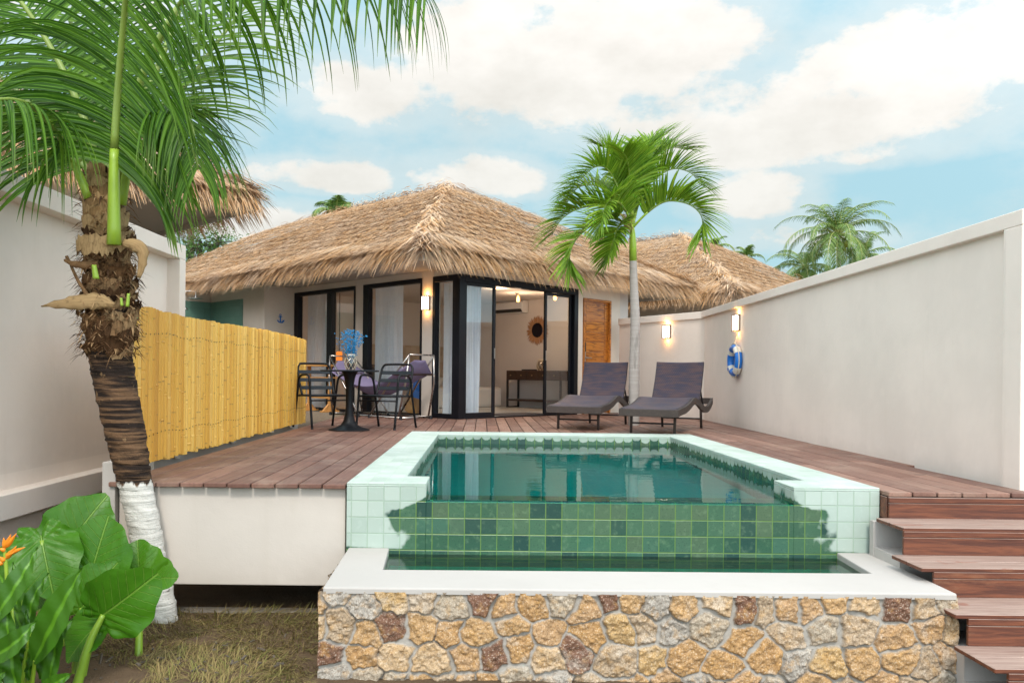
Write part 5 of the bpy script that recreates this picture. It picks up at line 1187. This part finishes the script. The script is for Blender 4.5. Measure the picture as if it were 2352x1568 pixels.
# ---- leafy tree behind the left villa roof
def leafy_tree(label, base, blobs, seed, nl):
    rr = random.Random(seed); t = thing('leafy_tree', label, 'tree', base); B = Vector(base); b = MB(); lb = MB(); zc = blobs[0][0].z - B.z
    b.tube(curve([(0, 0, 0), (.1, 0, zc * .5), (0, 0, zc)], 10), [.22 - .014 * i for i in range(11)], 9)
    for c, r in blobs:
        c = c - B; b.tube(curve([(0, 0, zc * .7), tuple(Vector((0, 0, zc)).lerp(c, .5) + Vector((0, 0, -.2))), tuple(c)], 8), [.08 - .008 * i for i in range(9)], 6)
        cl = [(c + Vector((rr.gauss(0, 1), rr.gauss(0, 1), rr.gauss(0, .6))).normalized() * r * rr.uniform(.3, 1.0), rr.uniform(.18, .4)) for _ in range(26)]
        for q, _ in cl: b.tube([c, q], [.02, .006], 4)
        for _ in range(nl):
            q, s_ = rr.choice(cl); p = q + Vector((rr.gauss(0, s_), rr.gauss(0, s_), rr.gauss(0, s_ * .45))); d = Vector((rr.gauss(0, 1), rr.gauss(0, 1), rr.gauss(-.2, .5))).normalized(); s2 = d.cross(Vector((rr.gauss(0, .4), rr.gauss(0, .4), 1))).normalized(); L = rr.uniform(.07, .13); w_ = L * .3
            lb.add([p, p + d * L * .5 + s2 * w_, p + d * L, p + d * L * .5 - s2 * w_], [(0, 1, 2, 3)], [[(.5, 0), (1, .5), (.5, 1), (0, .5)]])
    b.build('trunk', MT['bark'], t); lb.build('crown', MT['tree_leaf'], t)
leafy_tree('dark green leafy tree behind the left villa roof', at(455, 870, 27), [(at(465, 560, 27), 1.15), (at(400, 575, 27), 1.1), (at(505, 555, 27), .75), (at(445, 610, 26.5), 1.1)], 3, 900)
leafy_tree('thin feathery tree top showing above the left villa roof', at(430, 870, 30), [(at(445, 395, 30), 1.0), (at(490, 372, 30), .6), (at(420, 350, 30), .7), (at(555, 440, 30), .2)], 4, 330)

# ---- elephant ear and heliconia clump
def big_leaf(parent, attach, tip, hint, wid=.8, fold=.25, droop=.15, wave=.02, seed=1, lobe=.42, name='leaf', curl=0):
    rr = random.Random(seed); a = Vector(attach); v = Vector(tip) - a; L = v.length; x = v.normalized(); n = Vector(hint); n = (n - x * n.dot(x)).normalized(); y = n.cross(x)
    NA, NR = 60, 12; vs = [a]; uvl = [(0, 0)]; p1, p2 = rr.uniform(0, 6), rr.uniform(0, 6)
    def outline(th):
        ab = abs(th)
        if ab < 2.05: k = ab / 2.05; r = (1 - k) ** 1.15 * 1.0 + wid * .60 * math.sin(min(1, k * 1.04) * math.pi * .62) * (.35 + .65 * k) ; r = max(r, .0)
        else: k = (ab - 2.05) / (math.pi - 2.05); r = wid * .60 * math.sin(.965 * math.pi * .62) * (1 - k ** 2.4) * (1 + .25 * lobe * math.sin(k * 3)) + .04
        return r
    for j in range(NR):
        f = (j + 1) / NR
        for i in range(NA):
            th = -math.pi + 2 * math.pi * (i + .5) / NA; r = outline(th) * f * (1 + .025 * math.sin(th * 13 + p1) * f); px, py = r * math.cos(th), r * math.sin(th)
            z = fold * abs(py) - droop * max(px, 0) ** 2 - curl * py * py + wave * f * f * math.sin(th * 9 + p2) * (.3 + abs(math.sin(th))) + .012 * math.cos((px - .75 * abs(py)) * 7.5 * 6.283) * min(1, abs(py) * 6)
            vs.append(a + (x * px + y * py + n * z) * L); uvl.append((px, py))
    fs = []; uvs = []
    for i in range(NA):
        k = (1 + i, 1 + (i + 1) % NA); fs.append((0, k[0], k[1])); uvs.append([uvl[0], uvl[k[0]], uvl[k[1]]])
    for j in range(NR - 1):
        for i in range(NA):
            q = (1 + j * NA + i, 1 + (j + 1) * NA + i, 1 + (j + 1) * NA + (i + 1) % NA, 1 + j * NA + (i + 1) % NA); fs.append(q); uvs.append([uvl[m] for m in q])
    b = MB(); b.add(vs, fs, uvs); return b.build(name, MT['aloc'], parent, smooth=True)
def stalk(parent, pts, r0, r1, name='stalk', mat='stalk'):
    C = curve(pts, 18); return MB().tube(C, [r0 + (r1 - r0) * i / 18 for i in range(19)], 10).build(name, MT[mat], parent, smooth=True)
al = thing('elephant_ear_plant', 'large elephant ear plant with broad glossy green leaves at lower left', 'plant', (0, 0, 0)); g0 = on(150, 1590, GZ)
def aleaf(att, tip, hint, base, r=.022, **k):
    big_leaf(al, att, tip, hint, **k); stalk(al, [base, Vector(base).lerp(Vector(att), .5) + Vector((0, 0, .06)), att], r, r * .5)
aleaf(at(150, 1262, 4.55), at(238, 1134, 4.62), (.25, -.85, .45), at(120, 1590, 4.30), seed=1, wid=.58, fold=.15, droop=.2, wave=.03)
aleaf(at(206, 1330, 4.30), at(246, 1180, 4.35), (.1, -1, .25), at(165, 1600, 4.15), seed=2, wid=.62, fold=.10, droop=.1, wave=.02)
aleaf(at(96, 1240, 4.25), at(120, 1372, 4.12), (.15, -.8, .65), at(130, 1610, 4.20), seed=3, wid=.62, fold=.12, droop=.2, wave=.035)
aleaf(at(88, 1290, 4.5), at(98, 1192, 4.55), (-.1, -.7, .8), at(100, 1590, 4.40), seed=4, wid=.8, fold=.2, droop=.5, wave=.03)
aleaf(at(237, 1411, 4.02), at(352, 1330, 3.95), (-.25, -.75, -.35), at(165, 1620, 3.95), seed=6, wid=.46, fold=.16, droop=.25, wave=.03, r=.026)
aleaf(at(228, 1430, 4.10), at(138, 1508, 4.0), (-.2, -.7, .7), at(175, 1620, 4.05), seed=7, wid=.7, fold=.2, droop=.3, wave=.03)
aleaf(at(110, 1350, 4.35), at(62, 1398, 4.2), (-.2, -.7, .7), at(120, 1600, 4.3), seed=8, wid=.75, fold=.2, droop=.3, wave=.03)
aleaf(at(40, 1300, 4.4), at(20, 1230, 4.45), (.2, -1, .3), at(60, 1600, 4.3), seed=9, wid=.8, fold=.15, droop=.3, wave=.03)
aleaf(at(188, 1395, 4.18), at(262, 1290, 4.22), (.0, -.9, .4), at(170, 1600, 4.1), seed=21, wid=.5, fold=.3, droop=.15, wave=.03)
aleaf(at(140, 1330, 4.6), at(150, 1205, 4.68), (.3, -.9, .2), at(140, 1590, 4.45), seed=22, wid=.55, fold=.25, droop=.2, wave=.03)
sm = thing('elephant_ear_plant', 'single stemmed young elephant ear with one upright leaf before the white trunk base', 'plant', (0, 0, 0))
big_leaf(sm, at(322, 1332, 4.42), at(312, 1236, 4.46), (.15, -1, .2), seed=5, wid=.9, fold=.12, droop=.15, wave=.05); bs = on(318, 1515, GZ)
big_leaf(sm, at(335, 1330, 4.44), at(394, 1318, 4.36), (.1, -.8, .6), seed=15, wid=.9, fold=.2, droop=.3, wave=.04)
stalk(sm, [bs + Vector((0, 0, -.05)), at(320, 1440, bs.y + .05), at(324, 1380, 4.42), at(322, 1330, 4.42)], .022, .010)
he = thing('heliconia_plant', 'heliconia clump with long upright blades and an orange bird like flower at the left edge', 'plant', (0, 0, 0))
def blade(p0, p1, p2, wid, hint=(0, -1, .3), fold=.35):
    C = curve([p0, p1, p2], 24); rows = []; Hn = Vector(hint)
    for i, c in enumerate(C):
        t_ = (C[min(i + 1, 24)] - C[max(i - 1, 0)]).normalized(); s_ = t_.cross(Hn).normalized(); n_ = s_.cross(t_); f = i / 24; w_ = wid * (math.sin(min(1, f * 1.0 + .03) * math.pi) ** .75) * (1.15 - .45 * f) + .002
        rows.append([c + s_ * (w_ * q) + n_ * (fold * w_ * abs(q) + .006 * math.sin(f * 30 + q * 3)) for q in (-1, -.75, -.5, -.25, 0, .25, .5, .75, 1)])
    MB().sheet(rows).build('blade', MT['heli_leaf'], he, smooth=True)
for (a_, m_, e_, w_) in (((78, 1520, 3.75), (135, 1405, 3.72), (189, 1303, 3.72), .075), ((-25, 1440, 3.70), (40, 1340, 3.72), (87, 1256, 3.78), .055), ((40, 1600, 3.7), (22, 1480, 3.7), (12, 1360, 3.72), .05), ((70, 1560, 3.8), (50, 1450, 3.85), (25, 1375, 3.9), .05),
                         ((-30, 1520, 3.65), (35, 1475, 3.6), (84, 1425, 3.62), .05), ((95, 1560, 3.85), (120, 1480, 3.85), (168, 1420, 3.9), .045), ((55, 1540, 3.8), (65, 1490, 3.8), (60, 1400, 3.8), .04), ((90, 1600, 3.75), (125, 1570, 3.7), (165, 1545, 3.68), .04), ((-20, 1640, 3.7), (-5, 1560, 3.68), (15, 1540, 3.66), .05), ((-40, 1420, 3.9), (-10, 1320, 3.9), (12, 1345, 3.85), .06), ((105, 1600, 3.8), (128, 1470, 3.8), (118, 1370, 3.85), .04), ((60, 1480, 3.9), (74, 1380, 3.95), (112, 1315, 4.0), .04), ((30, 1450, 3.9), (38, 1360, 3.92), (30, 1290, 3.95), .035)):
    blade(at(*a_), at(*m_), at(*e_), w_)
for pts in (((66, 1620, 3.8), (76, 1550, 3.78), (80, 1515, 3.75)), ((30, 1650, 3.75), (28, 1500, 3.74), (14, 1300, 3.75), (10, 1262, 3.75)), ((50, 1640, 3.8), (54, 1540, 3.8), (70, 1450, 3.8)), ((10, 1640, 3.72), (6, 1560, 3.7), (-20, 1440, 3.7)), ((22, 1620, 3.8), (34, 1500, 3.8), (25, 1375, 3.85)), ((62, 1640, 3.85), (66, 1540, 3.85), (90, 1450, 3.85))):
    stalk(he, [at(*p) for p in pts], .012, .007, 'stem', 'petiole')
for (u, v, du, dv, L) in ((11, 1288, -12, -10, 0), (14, 1283, 24, -30, 0), (16, 1272, 42, -16, 0), (12, 1262, -14, -2, 0), (12, 1258, -4, -24, 0), (14, 1256, 24, -32, 0), (13, 1256, 12, -30, 0), (8, 1290, -18, 8, 0), (14, 1276, 18, -8, 0)):
    C = [at(u, v, 3.75), at(u + du * .5, v + dv * .5, 3.74), at(u + du, v + dv, 3.73)]; MB().tube(curve(C, 6), [.004, .011, .012, .010, .007, .004, .001], 8).build('flower_bract', MT['flower'], he, smooth=True)

# ---- dry grass, soil litter
rr = np.random.default_rng(12); n = 26000
x = rr.uniform(-2.75, -.80, n); y = rr.uniform(3.3, 5.25, n)
pat = vnoise(x + 5, y + 5, 3.2, 31) + .5 * vnoise(x + 5, y + 5, 9, 32); bare = np.clip((4.32 - y) * 1.4, 0, 1) * .75 + np.clip((-1.75 - x) * .9, 0, .5)
keep = (pat - bare > -.30); x, y, pat = x[keep], y[keep], pat[keep]; n = len(x)
mz = .05 * np.clip(vnoise(x + 3, y + 3, 2.2, 33) + .3, 0, 1)
az_ = vnoise(x + 9, y + 9, 1.6, 34) * 9 + rr.normal(0, .9, n); lean = np.abs(rr.normal(1.05, .35, n)); L = rr.uniform(.05, .15, n); wg = rr.uniform(.0012, .0026, n)
d = np.stack([np.cos(az_) * np.sin(lean), np.sin(az_) * np.sin(lean), np.cos(lean)], 1); s = np.stack([-np.sin(az_), np.cos(az_), 0 * az_], 1); root = np.stack([x, y, GZ + mz - .005], 1)
V = np.zeros((n, 3, 2, 3)); 
for k, (f, ww) in enumerate(((0, 1), (.55, .9), (1, .15))):
    c = root + d * (L * f)[:, None]; c[:, 2] -= L * .35 * f * f; c[:, 2] = np.maximum(c[:, 2], GZ + .002 + mz * .6); V[:, k, 0] = c - s * (wg * ww)[:, None]; V[:, k, 1] = c + s * (wg * ww)[:, None]
base = np.arange(n)[:, None] * 6; Fc = np.concatenate([(base + np.array([2 * k, 2 * k + 1, 2 * k + 3, 2 * k + 2]))[:, None] for k in range(2)], 1).reshape(-1, 4)
UV = np.tile(np.array([[[0, 0], [1, 0], [1, .5], [0, .5]], [[0, .5], [1, .5], [1, 1], [0, 1]]]), (n, 1, 1, 1)).reshape(-1, 4, 2)
tag(np_mesh('dry_grass', V.reshape(-1, 3), Fc, MT['grass'], None, UV), kind='stuff')
b = MB(); rr = random.Random(3)
gm = 60; rows = []
for i in range(gm + 1):
    row = []
    for j in range(gm + 1):
        X = -2.85 + 2.1 * j / gm; Y = 3.2 + 2.1 * i / gm; zz = .05 * max(0, min(1, float(vnoise(np.array([X + 3]), np.array([Y + 3]), 2.2, 33)[0]) + .3)) + .012 * float(vnoise(np.array([X + 3]), np.array([Y + 3]), 14, 35)[0]); row.append((X, Y, GZ + .004 + zz * (1 if 0 < i < gm and 0 < j < gm else 0)))
    rows.append(row)
tag(MB().sheet(rows).build('soil_bed', MT['soil'], smooth=True), kind='structure')
b = MB()
for k in range(110):
    c = Vector((rr.uniform(-2.6, -1.0), rr.uniform(3.85, 4.6), GZ + .02 + rr.uniform(0, .03))); d = Vector((rr.gauss(0, 1), rr.gauss(0, 1), rr.gauss(0, .2))).normalized() * rr.uniform(.01, .05); b.bar(c, c + d, rr.uniform(.004, .014), rr.uniform(.003, .009))
tag(b.build('soil_litter', MT['bark']), kind='stuff')
